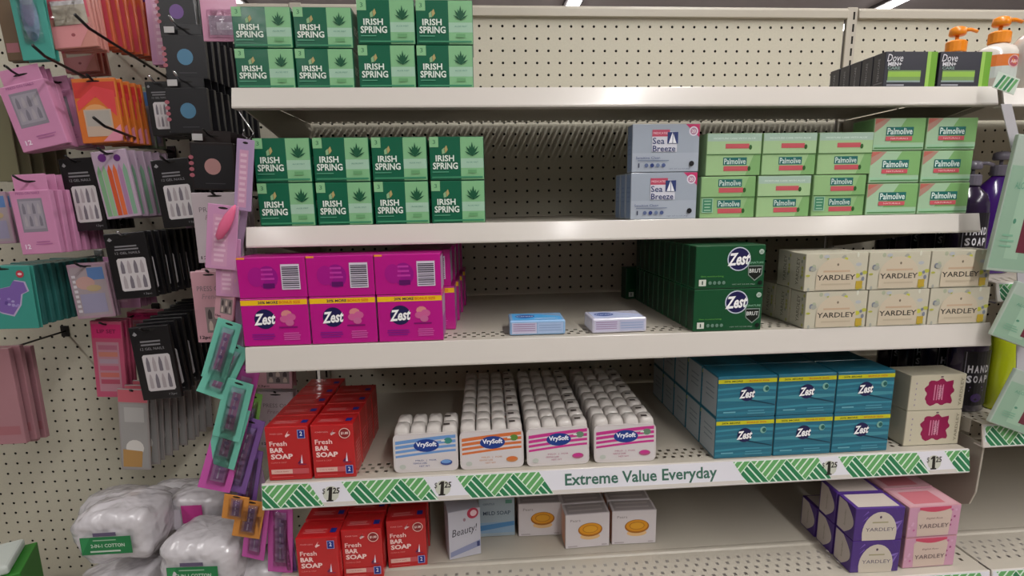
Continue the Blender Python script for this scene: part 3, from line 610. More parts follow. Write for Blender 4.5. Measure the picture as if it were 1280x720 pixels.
def make_vry(c1, c2, leaf):
    global BARM
    if BARM is None: BARM = soap_bar_mesh()
    w_, h = 4.28, 2.6; u = -w_/2; t = thing('shrink_wrapped_soap_pack', '', 'soap pack', (0, 0, 0))
    SL = mat('sleeve_white', 'D3CCCB', rough=.3, coat=.4, bump=.3, bscale=25)
    # sleeve: leaning front panel with rounded shoulders, rolled to back
    mb = MB(); mb.box(u+.1, -u-.1, .2, 3.45, 0, .12, SL); mb.box(u+.1, -u-.1, 3.35, 3.45, .12, 2.0, SL); rr = .38; pf = []
    for cx, cz, a0 in ((-u-rr, 2.66-rr, 0), (u+rr, 2.66-rr, 90), (u+rr, rr, 180), (-u-rr, rr, 270)):
        for q in range(5): an = math.radians(a0+q*22.5); pf.append((cx+rr*math.cos(an), cz+rr*math.sin(an)))
    mb2 = MB(); mb2.plate(pf, 0, .14, SL); mb2.v = [(x, y+z*.081, z) for x, y, z in mb2.v]
    part('sleeve', mb.mesh('sleeve', bevel=.03), t); part('front_panel', mb2.mesh('front_panel'), t)
    for r in range(2):
        for i in range(4): part('bar', BARM, t, (u+.55+i*1.06, .35+.82+r*1.62, 1.6), rot=(0, 0, 0))
    d = Dec()
    def sk(pts): return pts
    d.rect(u+.12, -u-.12, .2, 2.55, 'D5CFD0')
    for i in range(4):
        z = 2.5-i*.33; n = 8
        top = [(u+.14+(w_-.28)*k/n, z - .34*(1-k/n)**1.3) for k in range(n+1)]
        d.poly(top + [(x, y-(.23-.025*i)) for x, y in reversed(top)], c1, 0)
    d.n += 1; d.ell(.05, 1.82, .84, .44, '1B3C8C'); d.text('VrySoft', .05, 1.86, 1.36, .42, 'F0F3FA', bold=.035)
    d.ell(1.5, 2.1, .28, .22, leaf, 10); d.rect(1.05, 1.3, 2.06, 2.14, 'E8F0EA')
    d.text('MILD  |  FOR', .0, .8, 1.4, .12, c2); d.text('GENTLE CARE', -.4, .62, .9, .1, c2); d.text('NET WT', -.1, .42, .7, .1, c2); d.ell(1.35, .62, .4, .2, c2, 14); d.ell(1.33, .68, .33, .13, c1, 14)
    d.ell(-1.55, .42, .22, .17, 'BFC4BC', 8)
    me = d.build('front_print'); 
    for v in me.vertices: v.co.y += v.co.z*.081*KY
    part('front_print', me, t)
    d = Dec(); d.rect(1.2, 1.62, .62, .95, '4C4442'); d.rect(1.2, 1.62, 2.3, 2.6, '4C4442')
    part('barcode_label', d.build('barcode_label', 'top', 3.06), t)['kind'] = 'stuff'
    return t
VR = [('blue striped', '6E9BD3', '3B4F92', '3F8C84'), ('orange striped', 'D6733C', 'C98650', '5E8A3A'), ('magenta striped', 'C8358C', 'B05A80', '6A8A70'), ('magenta striped', 'C8358C', 'B05A80', '6A8A70')]
vx = [-6.02, -1.66, 2.78, 7.35]
for c in range(4):
    key = 'vry%d' % min(c, 2)
    for k in range(1 if c == 0 else 4):
        inst(key, lambda c=c: make_vry(*VR[min(c, 2)][1:]), (vx[c]+.04*k, -19.3+3.55*k, Z4),
             '%s pack of eight white soap bars, %s, %s' % (VR[c][0], ['leftmost column', 'second column', 'third column', 'rightmost column'][c], 'frontmost' if k == 0 else '%s behind the front one' % ORD[k-1]), rotz=(-.01, 0, .01, -.02)[c])

def make_teal():
    w_, h = 4.12, 2.95; u = -w_/2; d = Dec(); rnd = random.Random(5)
    for i in range(7):
        z = .15+i*.36; d.poly([(u+.03, z), (0, z+rnd.uniform(-.1, .15)), (w_/2-.03, z+rnd.uniform(-.05, .1)), (w_/2-.03, z+.2), (0, z+.25), (u+.03, z+.15)], ['2C7C92', '3A8EA2', '206A80', '44909F'][i % 4], 0)
    d.n += 1; d.poly([(-.6, 1.5), (w_/2-.04, .85), (w_/2-.04, .78), (-.3, 1.3)], '0E3F55')
    d.rect(u+.02, w_/2-.02, h-.5, h-.22, 'C9C722'); d.text('20% MORE', -1.0, h-.36, 1.3, .12, '3A4A20', bold=.02); d.text('BONUS SIZE', .8, h-.36, 1.4, .12, 'C9702A', bold=.02)
    zest_logo(d, .0, h*.57, .52); d.ell(1.3, h*.68, .22, .24, '7FB3A5', 12); d.ell(1.36, h*.68, .14, .16, '1D5E5A', 10)
    d.lines(u+.4, u+1.4, .45, 1, .1, .09, '6FB0C0'); d.lines(.0, 1.5, .5, 2, .18, .06, '5FA4B8')
    s_ = Dec(); s_.rect(.1, 2.95, .12, h-.12, 'A9B4BA'); s_.lines(.5, 2.4, h*.7, 3, .4, .1, '7E8C96')
    tp = Dec(); tp.rect(-.6, .9, .9, 1.1, '3F8090')
    return carton('teal_soap_pack', 'soap pack', card_mat('216E86', .28, .5, .4), w_, h, 3.05, d, left=s_, top=tp)
for k in range(5):
    for r in range(2):
        for c in range(3 if k == 0 else (3 if (k == 1 and r == 1) else 1)):
            inst('teal', make_teal, (15.5+4.16*c-.02*k, -19.6+3.12*k, Z4+2.98*r), 'teal soap pack with yellow band, %s row, %s column, ' % (['lower', 'upper'][r], ['left', 'middle', 'right'][c]) + ('frontmost' if k == 0 else '%s behind the front one' % ORD[k-1]))

def make_maroon():
    w_, h = 4.15, 2.62; u = -w_/2; d = Dec()
    d.rect(u+.03, w_/2-.03, .03, h-.03, 'CDC6AF')
    pts = []
    for i in range(40):
        a = i*2*math.pi/40; k = 1+.09*math.sin(9*a+1)+.05*math.sin(5*a); ca, sa = math.cos(a), math.sin(a)
        q = max(abs(ca), abs(sa))**.7; pts.append((.15+1.02*ca/q*k, h*.5+.92*sa/q*k))
    d.poly(pts, '97134F')
    for i in range(4): d.rect(-.25+i*.2, -.17+i*.2, h*.28, h*.72, 'D889A8', 0)
    d.n += 1; d.text('YARDLEY', .2, h*.5, 1.0, .26, 'E7B9CC', rot=math.pi/2); d.text('YARDLEY', w_/2-.3, h*.5, h*.8, .2, '837C68', rot=math.pi/2)
    d.lines(u+.4, u+.5, h*.8, 5, .4, .12, '9A8FA0'); d.ell(.2, h-.16, .12, .06, '6E5A60', 8)
    s_ = Dec(); s_.rect(.1, 2.3, .1, h-.1, 'C4BDA8')
    return carton('cream_maroon_soap_box', 'soap box', card_mat('C6BFA9', .4, .2), w_, h, 2.5, d, left=s_)
for r in range(2): inst('maroon', make_maroon, (29.52, -19.0, Z4+2.66*r), 'cream soap box with maroon ornament, %s of the two' % ['lower', 'upper'][r])

# bottom shelf
for c in range(3):
    key = 'red0' if c == 0 else 'red1'
    for k in range(2): inst(key, None, ((-13.35, -10.6, -7.72)[c], (-20.0, -19.2, -18.2)[c]+2.6*k, Z5), 'red fresh bar soap box on the bottom shelf, %s row, %s' % (['left', 'middle', 'right'][c], ['in front', 'behind it'][k]), rotz=(-.02, .0, .05)[c])
def make_beauty():
    w_, h = 2.35, 3.75; u = -w_/2; d = Dec(); d.rect(u+.03, w_/2-.03, .03, h-.03, 'BFBEC9')
    d.text('Beauty!', .0, h*.55, 1.9, .75, '33313D', shear=.3, rot=.12); d.ell(w_/2-.55, h-.35, .42, .42, 'B22C4C'); d.ell(w_/2-.5, h-.35, .24, .24, 'E6C3CC')
    d.poly([(u+.1, .2), (w_/2-.05, .7), (w_/2-.05, 1.2), (u+.1, .6)], '8D93B4'); d.rect(w_/2-.3, w_/2-.1, .7, 1.1, '343C6E'); d.ell(0, h*.8, .1, .14, '9A7A88', 8)
    return carton('white_beauty_soap_box', 'soap box', card_mat('B9B8C4', .35, .3), w_, h, 2.4, d)
inst('beauty', make_beauty, (-3.72, -17.3, Z5), 'white soap box reading Beauty with a red disc, left of the pale blue box', rotz=.22)
def make_mild():
    w_, h = 2.75, 3.2; u = -w_/2; d = Dec(); d.rect(u+.03, w_/2-.03, .03, h-.03, '9DACB6'); d.rect(u+.03, w_/2-.03, .3, 1.2, '8AA7C2')
    d.poly([(u+.04, .5), (w_/2-.04, .9), (w_/2-.04, 1.25), (u+.04, .95)], '4F86B8'); d.text('MILD SOAP', 0, h*.62, 2.1, .32, '3B4E62', bold=.01); d.rect(w_/2-.7, w_/2-.2, h-.45, h-.15, '4E8A78'); d.text('GENTLE', -.6, h*.86, .9, .15, '55687A')
    return carton('pale_blue_soap_box', 'soap box', card_mat('93A4B0', .35, .3), w_, h, 2.2, d)
inst('mild', make_mild, (-1.35, -14.6, Z5), 'pale blue mild soap box behind the white Beauty box')
def make_amber():
    w_, h = 3.34, 2.75; u = -w_/2
    d = Dec(); d.rect(u+.04, w_/2-.04, .04, h-.04, 'D6CFD2'); d.text('Pears', u+.75, h*.82, .75, .2, '8A7F80')
    d.ell(.2, h*.33, .75, .26, 'E6BC84', 20); d.ell(.2, h*.53, .92, .56, 'A9640A', 26); d.ell(.2, h*.55, .82, .47, 'DB9418', 26); d.ell(.2, h*.55, .58, .32, 'B8740E', 20); d.ell(.2, h*.55, .52, .27, 'E0A024', 20)
    d.rect(u+.2, u+.9, .15, .22, 'AFA6A8'); d.rect(w_/2-.6, w_/2-.2, .15, .25, 'B9B0B2')
    tp = Dec(); tp.rect(-1.5, 1.5, .1, 1.6, 'A59C9C'); tp.lines(-1.4, 1.4, 1.3, 2, .6, .2, 'BDB3B3')
    s_ = Dec(); s_.rect(.1, 1.6, .1, h-.1, 'D69A7C')
    return carton('amber_soap_box', 'soap box', card_mat('CDC5C8', .28, .5, .3), w_, h, 1.7, d, left=s_, top=tp)
for i, (x, y, nb) in enumerate(((1.92, -14.9, 2), (5.22, -17.0, 3), (8.72, -16.9, 3))):
    for k in range(nb): inst('amber', make_amber, (x-.03*k, y+1.85*k, Z5), 'white soap box picturing an amber oval soap, %s, %s' % (['left one', 'middle one', 'right one'][i], ['in front', 'second back', 'third back'][k]), rotz=(-.02, .03, -.02)[i])
def make_purple():
    w_, h = 3.4, 2.4; u = -w_/2; d = Dec()
    for i in range(9):
        a = random.uniform(-1, 1); d.poly([(w_/2-.1, h*.6), (w_/2-.1-random.uniform(.3, .9), h*.6+a), (w_/2-.1-random.uniform(.3, .9), h*.6+a+.07)], ['8A6FC0', '5B3A92'][i % 2], 0)
    for i in range(5): d.poly([(u+.5, .2+i*.4), (u+.9, .5+i*.4), (u+.85, .6+i*.4)], '7A5CB4', 0)
    d.n += 1
    d.poly([(-1.1, .0)] + [(.05-1.2*math.cos(a*math.pi/14), h*.22+h*.66*math.sin(a*math.pi/14)) for a in range(15)] + [(1.2, .0)], 'CFC5B6')
    d.text('YARDLEY', .08, h*.34, 2.0, .26, '5A5268'); d.ell(.05, h*.72, .08, .1, '4C3A50', 8); d.rect(-.5, .6, h*.54, h*.58, 'A8A27E')
    s_ = Dec(); s_.poly([(.3, .1)] + [(.15+1.0-1.0*math.sin(a*math.pi/12), .1+(h-.2)*a/12) for a in range(13)] + [(2.1, h-.08), (2.1, .1)], 'C6BBB5'); s_.text('lavender', 1.2, h*.5, 1.2, .2, '8E8A70', rot=math.pi/2)
    tp = Dec(); tp.rect(-1.45, 1.4, .2, 2.1, 'BDB2AA')
    return carton('purple_soap_box', 'soap box', card_mat('4B2C7E', .4, .2), w_, h, 2.25, d, left=s_, top=tp)
for k in range(3):
    for r in range(2 if k < 2 else 1):
        inst('purple', make_purple, (24.0+.05*k-.04*k, -22.4+2.4*k, Z5+2.43*r), 'purple soap box with cream arch, %s row, %s' % (['lower', 'upper'][r], ['in front', 'second back', 'third back'][k]), rotz=-.03)
def make_rose():
    w_, h = 3.8, 2.3; u = -w_/2; d = Dec(); rnd = random.Random(4)
    d.rect(u+.04, w_/2-.04, .04, h-.04, 'CF9AB4')
    for i in range(26):
        a, b = rnd.uniform(u+.12, w_/2-.12), rnd.uniform(.1, h-.1)
        if abs(a) > 1.15: d.ell(a, b, .09, .09, rnd.choice(['C56C9C', 'B95A90', 'D8A9C4', 'A44A7C']), 7, 0)
    d.n += 1; d.poly([(-1.15, .08), (-1.25, h*.8), (-1.0, h-.2), (1.0, h-.2), (1.25, h*.8), (1.15, .08)], 'D3BDB0')
    d.poly([(-1.15, h-.06)] + [(-1.15+2.3*k/8, h-.22-.22*math.sin(k*math.pi/8)) for k in range(9)] + [(1.15, h-.06)], 'CE4A66')
    d.text('English Rose', 0, h*.6, 1.2, .16, '7E5A5A', shear=.3); d.text('YARDLEY', .0, h*.36, 2.2, .3, '5A464C')
    tp = Dec(); tp.poly([(-1.7, .1), (1.7, .1), (1.7, 2.6), (-1.7, 2.6)], 'C69AA2'); tp.rect(-1.3, 1.0, .4, 2.2, 'BD6E78')
    s_ = Dec(); s_.rect(.1, 2.6, .1, h-.1, 'C9A0A4')
    return carton('pink_soap_box', 'soap box', card_mat('C08D96', .32, .4), w_, h, 2.75, d, left=s_, top=tp)
for k in range(3):
    for r in range(2): inst('rose', make_rose, (28.02, -22.2+2.85*k, Z5+2.34*r), 'pink soap box with red arch, %s row, %s' % (['lower', 'upper'][r], ['in front', 'second back', 'third back'][k]), rotz=.01)

# ------------------------------------------------------------------ hanging packs of the left bay
def frame(TL, TR, BL, Y):
    a, b, c = at(*TL, Y), at(*TR, Y), at(*BL, Y)
    w_ = (b-a).length; h = (c-a).length
    r1 = -math.atan2(b.z-a.z, b.x-a.x); r2 = math.atan2(-(c.x-a.x), -(c.z-a.z))
    return (a+b)/2, w_, h, (r1+r2*2)/3
def make_pack(name, cat, w_, h, dpt, col, deco=None, tab=0.0, tabw=.85, rough=.35, blister=None, slot=True, side=None, film_=False):
    t = thing(name, '', cat, (0, 0, 0)); cm = mat('pack_'+col, col, rough=rough, coat=.3, bump=.2, bscale=30, var=.05)
    if tab:
        mb = MB(); mb.box(-w_/2*tabw, w_/2*tabw, dpt*.6, dpt*.6+.05, -h*tab-.05, 0, cm); part('hang_tab', mb.mesh('hang_tab', bevel=.015, seg=1), t)
    mb = MB(); mb.box(-w_/2, w_/2, 0, dpt, -h, -h*tab, cm); part('card', mb.mesh('card', bevel=min(.05, dpt*.3)), t)
    if deco:
        d = Dec(); deco(d, w_, h); part('front_print', d.build('front_print'), t)
    if slot:
        mb = MB(); zc = -h*tab*.45 if tab else -h*.05; yy = dpt*.6-.004 if tab else -.004
        mb.add([(w_*.16*math.cos(i*math.pi/6), yy, zc+.07*math.sin(i*math.pi/6)) for i in range(12)], [tuple(range(12))], DARK); part('hang_slot', mb.mesh('hang_slot'), t)
    if blister:
        x0, x1, z0, z1, dd = blister; mb = MB(); x0, x1, z0, z1 = x0*w_, x1*w_, z0*h, z1*h; k = dd*.5
        mb.add([(x0, -.02, z0), (x1, -.02, z0), (x1, -.02, z1), (x0, -.02, z1), (x0+k, -dd, z0+k), (x1-k, -dd, z0+k), (x1-k, -dd, z1-k), (x0+k, -dd, z1-k)],
               [(4, 5, 6, 7), (0, 1, 5, 4), (1, 2, 6, 5), (2, 3, 7, 6), (3, 0, 4, 7)], film_mat())
        part('clear_blister', mb.mesh('clear_blister', bevel=0), t)
    return t
def nail_rows(d, x0, x1, z0, z1, n, rows, c1, c2):
    dx = (x1-x0)/n; dz = (z1-z0)/rows
    for r in range(rows):
        for i in range(n):
            cx = x0+dx*(i+.5); cz = z0+dz*(r+.5); a, b = dx*.3, dz*.38
            d.poly([(cx-a, cz-b), (cx-a*.6, cz-b*1.1), (cx+a*.6, cz-b*1.1), (cx+a, cz-b), (cx+a*.95, cz+b*.3), (cx+a*.4, cz+b), (cx, cz+b*1.2), (cx-a*.4, cz+b), (cx-a*.95, cz+b*.3)], (c1, c2)[(i+r) % 2], 0)
    d.n += 1
def d_pink(d, w_, h):
    d.rect(-w_*.34, w_*.28, -h*.72, -h*.3, '8C8591'); d.rect(-w_*.30, w_*.24, -h*.68, -h*.33, '9D97A2'); nail_rows(d, -w_*.28, w_*.22, -h*.66, -h*.35, 4, 2, 'A9A1A8', '7D7884')
    d.text('PRESS-ON NAILS', -w_*.04, -h*.235, w_*.6, h*.03, '9B5A8E'); d.text('12', -w_*.3, -h*.9, w_*.14, h*.06, 'F0DCEC', bold=.03); d.lines(-w_*.1, w_*.35, -h*.84, 2, h*.03, h*.012, 'B06A9C')
def d_black(d, w_, h):
    d.lines(-w_*.3, w_*.3, -h*.19, 2, h*.045, h*.022, '7E7C80'); d.text('12 GEL NAILS', 0, -h*.3, w_*.6, h*.035, '8E8C90')
    x0, x1, z0, z1 = -w_*.3, w_*.4, -h*.88, -h*.38; r = .12
    d.poly([(x0+r, z0), (x1-r, z0), (x1, z0+r), (x1, z1-r), (x1-r, z1), (x0+r, z1), (x0, z1-r), (x0, z0+r)], 'CBC6C8'); nail_rows(d, x0+.1, x1-.1, z0+.1, z1-.1, 4, 2, 'ABA2A6', '77717A')
    d.text('12pc', w_*.3, -h*.94, w_*.2, h*.035, '9A989C'); d.poly([(-w_*.42, -h*.1), (-w_*.36, -h*.06), (-w_*.3, -h*.1), (-w_*.36, -h*.12)], '8E8C90')
def d_palette(c):
    def f(d, w_, h):
        d.rect(-w_*.46, w_*.46, -h*.97, -h*.24, '1B1A1E'); d.ell(0, -h*.6, w_*.19, w_*.19, c, 18); d.ell(-.02, -h*.58, w_*.12, w_*.1, c, 12); d.rect(-w_*.42, -w_*.18, -h*.17, -h*.06, 'BDBBBB'); d.lines(-w_*.2, w_*.3, -h*.88, 1, .1, .05, '4A494E')
        for i in range(4): d.ell(-w_*.48, -h*(.45+.1*i), w_*.06, w_*.05, 'A9606C', 8, 0)
    return f
def d_orange(d, w_, h):
    d.rect(-w_*.48, w_*.48, -h*.3, -h*.06, 'C93A34'); d.poly([(-w_*.45, -h*.35), (-w_*.45, -h*.5), (0, -h*.28), (w_*.42, -h*.6), (w_*.45, -h*.2), (0, -h*.12)], 'D9444A'); d.ell(-w_*.05, -h*.55, w_*.3, h*.15, 'D99A62', 16)
    d.rect(-w_*.34, w_*.3, -h*.9, -h*.48, 'BFA795'); d.rect(-w_*.3, w_*.26, -h*.74, -h*.5, 'A9A29A'); d.poly([(w_*.0, -h*.98), (w_*.47, -h*.98), (w_*.47, -h*.72)], 'D98AA0')
def d_coral(d, w_, h):
    d.rect(-w_*.46, w_*.46, -h*.5, -h*.02, 'D0586A'); d.rect(-w_*.36, w_*.4, -h*.62, -h*.2, 'CFC6B4'); d.rect(-w_*.36, w_*.4, -h*.28, -h*.2, 'EFEDF0'); d.poly([(-w_*.46, -h*.98), (w_*.1, -h*.98), (w_*.46, -h*.6), (-w_*.46, -h*.62)], 'D98F92'); d.ell(0, -h*.78, w_*.05, h*.03, '9C4A52', 8)
def d_rainbow(cols_):
    def f(d, w_, h):
        n = len(cols_)
        for i, c in enumerate(cols_):
            x = -w_*.44+w_*.88*i/n; d.poly([(x, -h*.96), (x+w_*.88/n*.85, -h*.96), (x+w_*.88/n*.85, -h*.3), (x+w_*.44/n, -h*.2), (x, -h*.3)], c, 0)
        d.n += 1; d.ell(-w_*.2, -h*.1, w_*.12, w_*.12, '6B2C7E', 12); d.ell(w_*.22, -h*.12, w_*.1, w_*.1, '5B2470', 12)
    return f
def d_tealclip(d, w_, h):
    d.ell(0, -h*.42, w_*.26, h*.33, '86A9C6', 18); d.ell(-.02, -h*.35, w_*.17, h*.2, 'A5A8D2', 16); d.ell(0, -h*.68, w_*.13, h*.06, '4D7F94', 12); d.ell(w_*.0, -h*.2, w_*.2, h*.06, 'B9CCE0', 12)
def d_glitter(d, w_, h):
    pts = [(-.1, -.75), (.1, -.8), (.25, -.62), (.3, -.45), (.42, -.4), (.38, -.25), (.2, -.22), (.12, -.32), (-.05, -.35), (-.3, -.4), (-.35, -.6)]
    d.poly([(x*w_*1.05, z*h) for x, z in pts], 'B7ABC9'); d.poly([((x-.01)*w_, (z*.93-.03)*h) for x, z in pts], '7B5FA6')
    for i in range(14): d.ell(random.uniform(-.25, .25)*w_, random.uniform(-.7, -.42)*h, .12, .09, random.choice(['9A86C4', '5E458C', 'A89CCB']), 7, 0)
    d.n += 1; d.ell(w_*.33, -h*.13, w_*.07, w_*.07, 'B43A4A', 14); d.ell(w_*.33, -h*.13, w_*.04, w_*.025, 'E8C8CC', 8)
def d_sticker(d, w_, h):
    d.rect(-w_*.45, w_*.45, -h*.95, -h*.06, 'A99AA0'); d.rect(0, w_*.42, -h*.3, -h*.08, '5F82B8'); d.ell(-w_*.1, -h*.35, w_*.25, h*.12, 'C29A94', 12); d.rect(-w_*.3, w_*.35, -h*.9, -h*.55, '9A95B0'); d.lines(-w_*.42, -w_*.32, -h*.2, 8, h*.09, h*.05, 'D8D2D8')
    d.ell(w_*.1, -h*.45, w_*.2, h*.06, 'B8A27E', 10)
def d_lip(d, w_, h):
    d.rect(-w_*.46, w_*.46, -h*.22, -h*.04, 'C42A68'); d.text('LIP SET', 0, -h*.13, w_*.6, h*.05, '6E1440', bold=.02); d.rect(-w_*.36, w_*.36, -h*.92, -h*.27, 'B4808E')
    for i, c in enumerate(['A9637A', 'C07A6A', 'A890A0', 'B8607A', 'C06A62', 'A84A60']): d.rect(-w_*.3, w_*.3, -h*(.37+.09*i), -h*(.31+.09*i), c, 0)
    d.n += 1
def d_clearbag(d, w_, h):
    d.rect(-w_*.48, w_*.48, -h*.16, -h*.01, 'C4616E'); d.rect(-w_*.44, w_*.44, -h*.97, -h*.18, '9C9A98'); d.ell(0, -h*.72, w_*.3, h*.1, 'D5D1CC', 14); d.poly([(-w_*.42, -h*.96), (w_*.2, -h*.96), (w_*.25, -h*.76), (-w_*.4, -h*.74)], 'B48A52'); d.rect(-w_*.3, w_*.35, -h*.4, -h*.22, 'B2B0AE')
def d_presson(d, w_, h):
    d.text('PRESS ON', 0, -h*.24, w_*.72, h*.07, '7A7076'); d.text('French', 0, -h*.35, w_*.5, h*.07, '9A8088', shear=.2); d.rect(-w_*.2, w_*.42, -h*.86, -h*.5, '8C7F7E'); nail_rows(d, -w_*.18, w_*.4, -h*.84, -h*.52, 3, 2, 'C9B7AC', '4A4244'); d.text('12pc', -w_*.28, -h*.93, w_*.3, h*.06, '3A2E34', bold=.02)
def d_strip(d, w_, h):
    d.rect(-w_*.3, w_*.2, -h*.95, -h*.15, 'C996B4'); d.lines(-w_*.25, w_*.15, -h*.2, 9, h*.08, h*.04, 'D9B4C8')
def d_tube(c1, c2):
    def f(d, w_, h):
        d.rect(-w_*.2, w_*.25, -h*.85, -h*.12, c1); d.rect(-w_*.12, w_*.17, -h*.82, -h*.2, c2); d.rect(-w_*.02, w_*.03, -h*.8, -h*.22, 'BFB0CC')
        for i in range(3): d.ell(w_*.03, -h*(.3+.15*i), w_*.09, h*.03, '8C6FA4', 10, 0)
    return f
def d_palm(d, w_, h):
    for i in range(3): d.rect(-w_*(.4-.01*i), w_*.4, -h*.9+i*.2, -h*.86+i*.2, 'A3676F', 0)
KIND = {
 'pink':    ('nail_pack', 'nail pack', 'CC8AB0', d_pink, .55, .2, 'pink boxed nail pack'),
 'black':   ('nail_pack', 'nail pack', '141316', d_black, .4, 0, 'black nail pack with pale tray'),
 'palette_blue': ('makeup_palette', 'makeup', '17161A', d_palette('4F7F9E'), .42, .2, 'black palette with blue disc'),
 'palette_pink': ('makeup_palette', 'makeup', '1E1414', d_palette('B98A88'), .42, .2, 'brown palette with pink disc'),
 'palette_purple': ('makeup_palette', 'makeup', '17161A', d_palette('6E4A8C'), .42, .2, 'black palette with purple disc'),
 'orange':  ('nail_pack', 'nail pack', 'D2732E', d_orange, .3, 0, 'red and orange nail pack'),
 'coral':   ('nail_pack', 'nail pack', 'CC8A80', d_coral, .3, 0, 'coral pink beauty pack'),
 'rain':    ('nail_pack', 'nail pack', 'B6A0B4', d_rainbow(['79A37C', '8DB48A', 'C9542C', 'D8683A', 'A87BA0', '7FA58C']), .3, 0, 'rainbow striped tube pack'),
 'rain2':   ('nail_pack', 'nail pack', 'C9603A', d_rainbow(['9AB070', 'D9A04A', 'D2705A', 'C84A5A']), .3, 0, 'orange and green beauty pack'),
 'green':   ('nail_pack', 'nail pack', '8A9A80', d_sticker, .3, 0, 'olive green nail pack'),
 'tealclip': ('hair_clip_card', 'hair clip', '45A093', d_tealclip, .12, 0, 'teal card with clear purple hair clip'),
 'glitter': ('hair_clip_card', 'hair clip', '3E9488', d_glitter, .12, 0, 'teal card with purple glitter puff'),
 'tealshade': ('hair_clip_card', 'hair clip', '2F6A66', None, .5, 0, 'teal card'),  # same teal card, shade deep in the stack put into a darker colour
 'sticker': ('sticker_pack', 'stickers', 'AE8FA0', d_sticker, .2, 0, 'pale sticker pack with blue corner'),
 'lip':     ('lip_set', 'makeup', 'B8506E', d_lip, .35, 0, 'pink and red lip set'),
 'bag':     ('clear_bag', 'beauty bag', '98918F', d_clearbag, .16, 0, 'clear bag with coral header'),
 'presson': ('nail_pack', 'nail pack', 'C2B5BB', d_presson, .25, 0, 'white nail pack'),
 'pressonpink': ('nail_pack', 'nail pack', 'CB9BA6', d_presson, .25, 0, 'pale pink nail pack'),
 'strip':   ('beauty_pouch', 'beauty pack', 'C48FB4', d_strip, .12, 0, 'pale pink long pouch'),
 'dusty':   ('beauty_pouch', 'beauty pack', 'A87880', d_palm, .5, 0, 'dusty pink long pack'),
 'olive':   ('beauty_pouch', 'beauty pack', '77745A', None, .15, 0, 'olive card'),
 'brown':   ('hair_piece', 'hair piece', '6B5640', d_palm, .3, 0, 'brown hair strand pack'),
 'lilac':   ('beauty_pouch', 'beauty pack', 'A98FB4', d_strip, .12, 0, 'pale lilac pouch'),
 'mint':    ('lip_gloss_card', 'lip gloss', '6FC0AC', d_tube('8FB6B8', 'B07FA8'), .1, 0, 'mint card with a lip gloss tube'),
 'magenta': ('lip_gloss_card', 'lip gloss', 'C454A8', d_tube('B888B8', 'A070A8'), .1, 0, 'magenta card with a lip gloss tube'),
 'purple':  ('lip_gloss_card', 'lip gloss', '7B559C', d_tube('8F78B0', '9A6FA0'), .1, 0, 'purple card with a lip gloss tube'),
 'amber':   ('lip_gloss_card', 'lip gloss', 'D08A3C', d_tube('A87A70', '7A5A80'), .1, 0, 'orange card with a lip gloss tube'),
 'limeg':   ('lip_gloss_card', 'lip gloss', '6FA04A', d_tube('7A9A60', '8A90A0'), .1, 0, 'lime green card with a lip gloss tube'),
}
def hang(kind, TL, TR, BL, Y, n=1, dy=.8, where='', dx=0.0, dz=0.0, hook=None, blister=None, hooklen=1.2, yaw=0.0, tipup=.35):
    name, cat, col, deco, dpt, tab, words = KIND[kind]
    c, w_, h, roll = frame(TL, TR, BL, Y)
    t = make_pack(name, cat, w_, h, dpt, col, deco, tab=tab, blister=blister)
    t.location = pos(c); t.rotation_euler = (0, roll, yaw)
    t['label'] = (words + ' ' + where).strip(); g = words + ' stack'
    for k in range(1, n):
        dup(t, (c.x+dx*k, c.y+dy*k, c.z+dz*k), (random.uniform(-.03, .03), roll*(1-.5*k/n)+random.uniform(-.02, .02), yaw+random.uniform(-.05, .05)), '%s, %s from front, %s' % (words, ORD[k], where), g)
    if hook is not None:
        zc = c.z - h*(tab*.45 if tab else .05)
        mb = MB(); y0 = -c.y+hooklen
        pts = [(0, 0, 0), (0, -(y0-1.0), 0.0), (0, -(y0-.45), tipup*.4), (0, -y0, tipup)]
        HM = WIRE if hook != 'clear' else CHROME
        mb.tube(pts, .085, HM, 7); o = thing('peg_hook', ('black' if hook != 'clear' else 'bright') + ' peg hook of the ' + words + ' ' + where, 'hook', (c.x+dx*n*.0, 0, zc))
        part('prong', mb.mesh('prong', smooth=True), o)
        mb = MB(); mb.box(-.35, .35, -.12, -.01, -.5, .5, HM); part('back_plate', mb.mesh('back_plate', bevel=.03), o)
    return t
H = True
hang('brown', (-14, -30), (6, -30), (12, 76), -9, 2, .7, 'at the upper left corner', hook=H)
hang('tealclip', (8, -16), (49, -20), (27, 77), -10.5, 3, .4, 'at the upper left', hook=H, hooklen=2, blister=(-.3, .3, -.78, -.1, .5))
hang('coral', (50, -14), (106, -16), (70, 61), -10, 4, .5, 'left of the rainbow packs at top', hook=H, hooklen=1.5, blister=(-.4, .4, -.62, -.2, .3))
hang('rain2', (100, -30), (128, -32), (116, 60), -8, 7, .75, 'right of the coral packs', dx=.25, hook=H)
hang('coral', (70, 40), (112, 40), (84, 90), -5.5, 3, .8, 'under the top coral pack')
hang('strip', (178, -24), (214, -26), (187, 82), -6, 3, .5, 'hanging left of the black palettes', hook=H)
hang('pink', (-12, 88), (47, 78), (31, 189), -10.5, 3, .6, 'at the left edge, upper', hook=H, hooklen=.8)
hang('pink', (52, 95), (82, 93), (80, 184), -7.5, 4, .8, 'just right of the tilted upper one', hook=H)
hang('orange', (88, 99), (142, 96), (103, 180), -9.5, 5, .7, 'in the second row', hook=H, hooklen=.6, dx=.1)
hang('green', (148, 108), (172, 106), (158, 186), -6, 3, .7, 'right of the red and orange packs', dx=.4, hook=H)
hang('olive', (-30, 120), (6, 118), (-12, 228), -8, 5, .9, 'at the left edge, upper', hook=H, dx=.35)
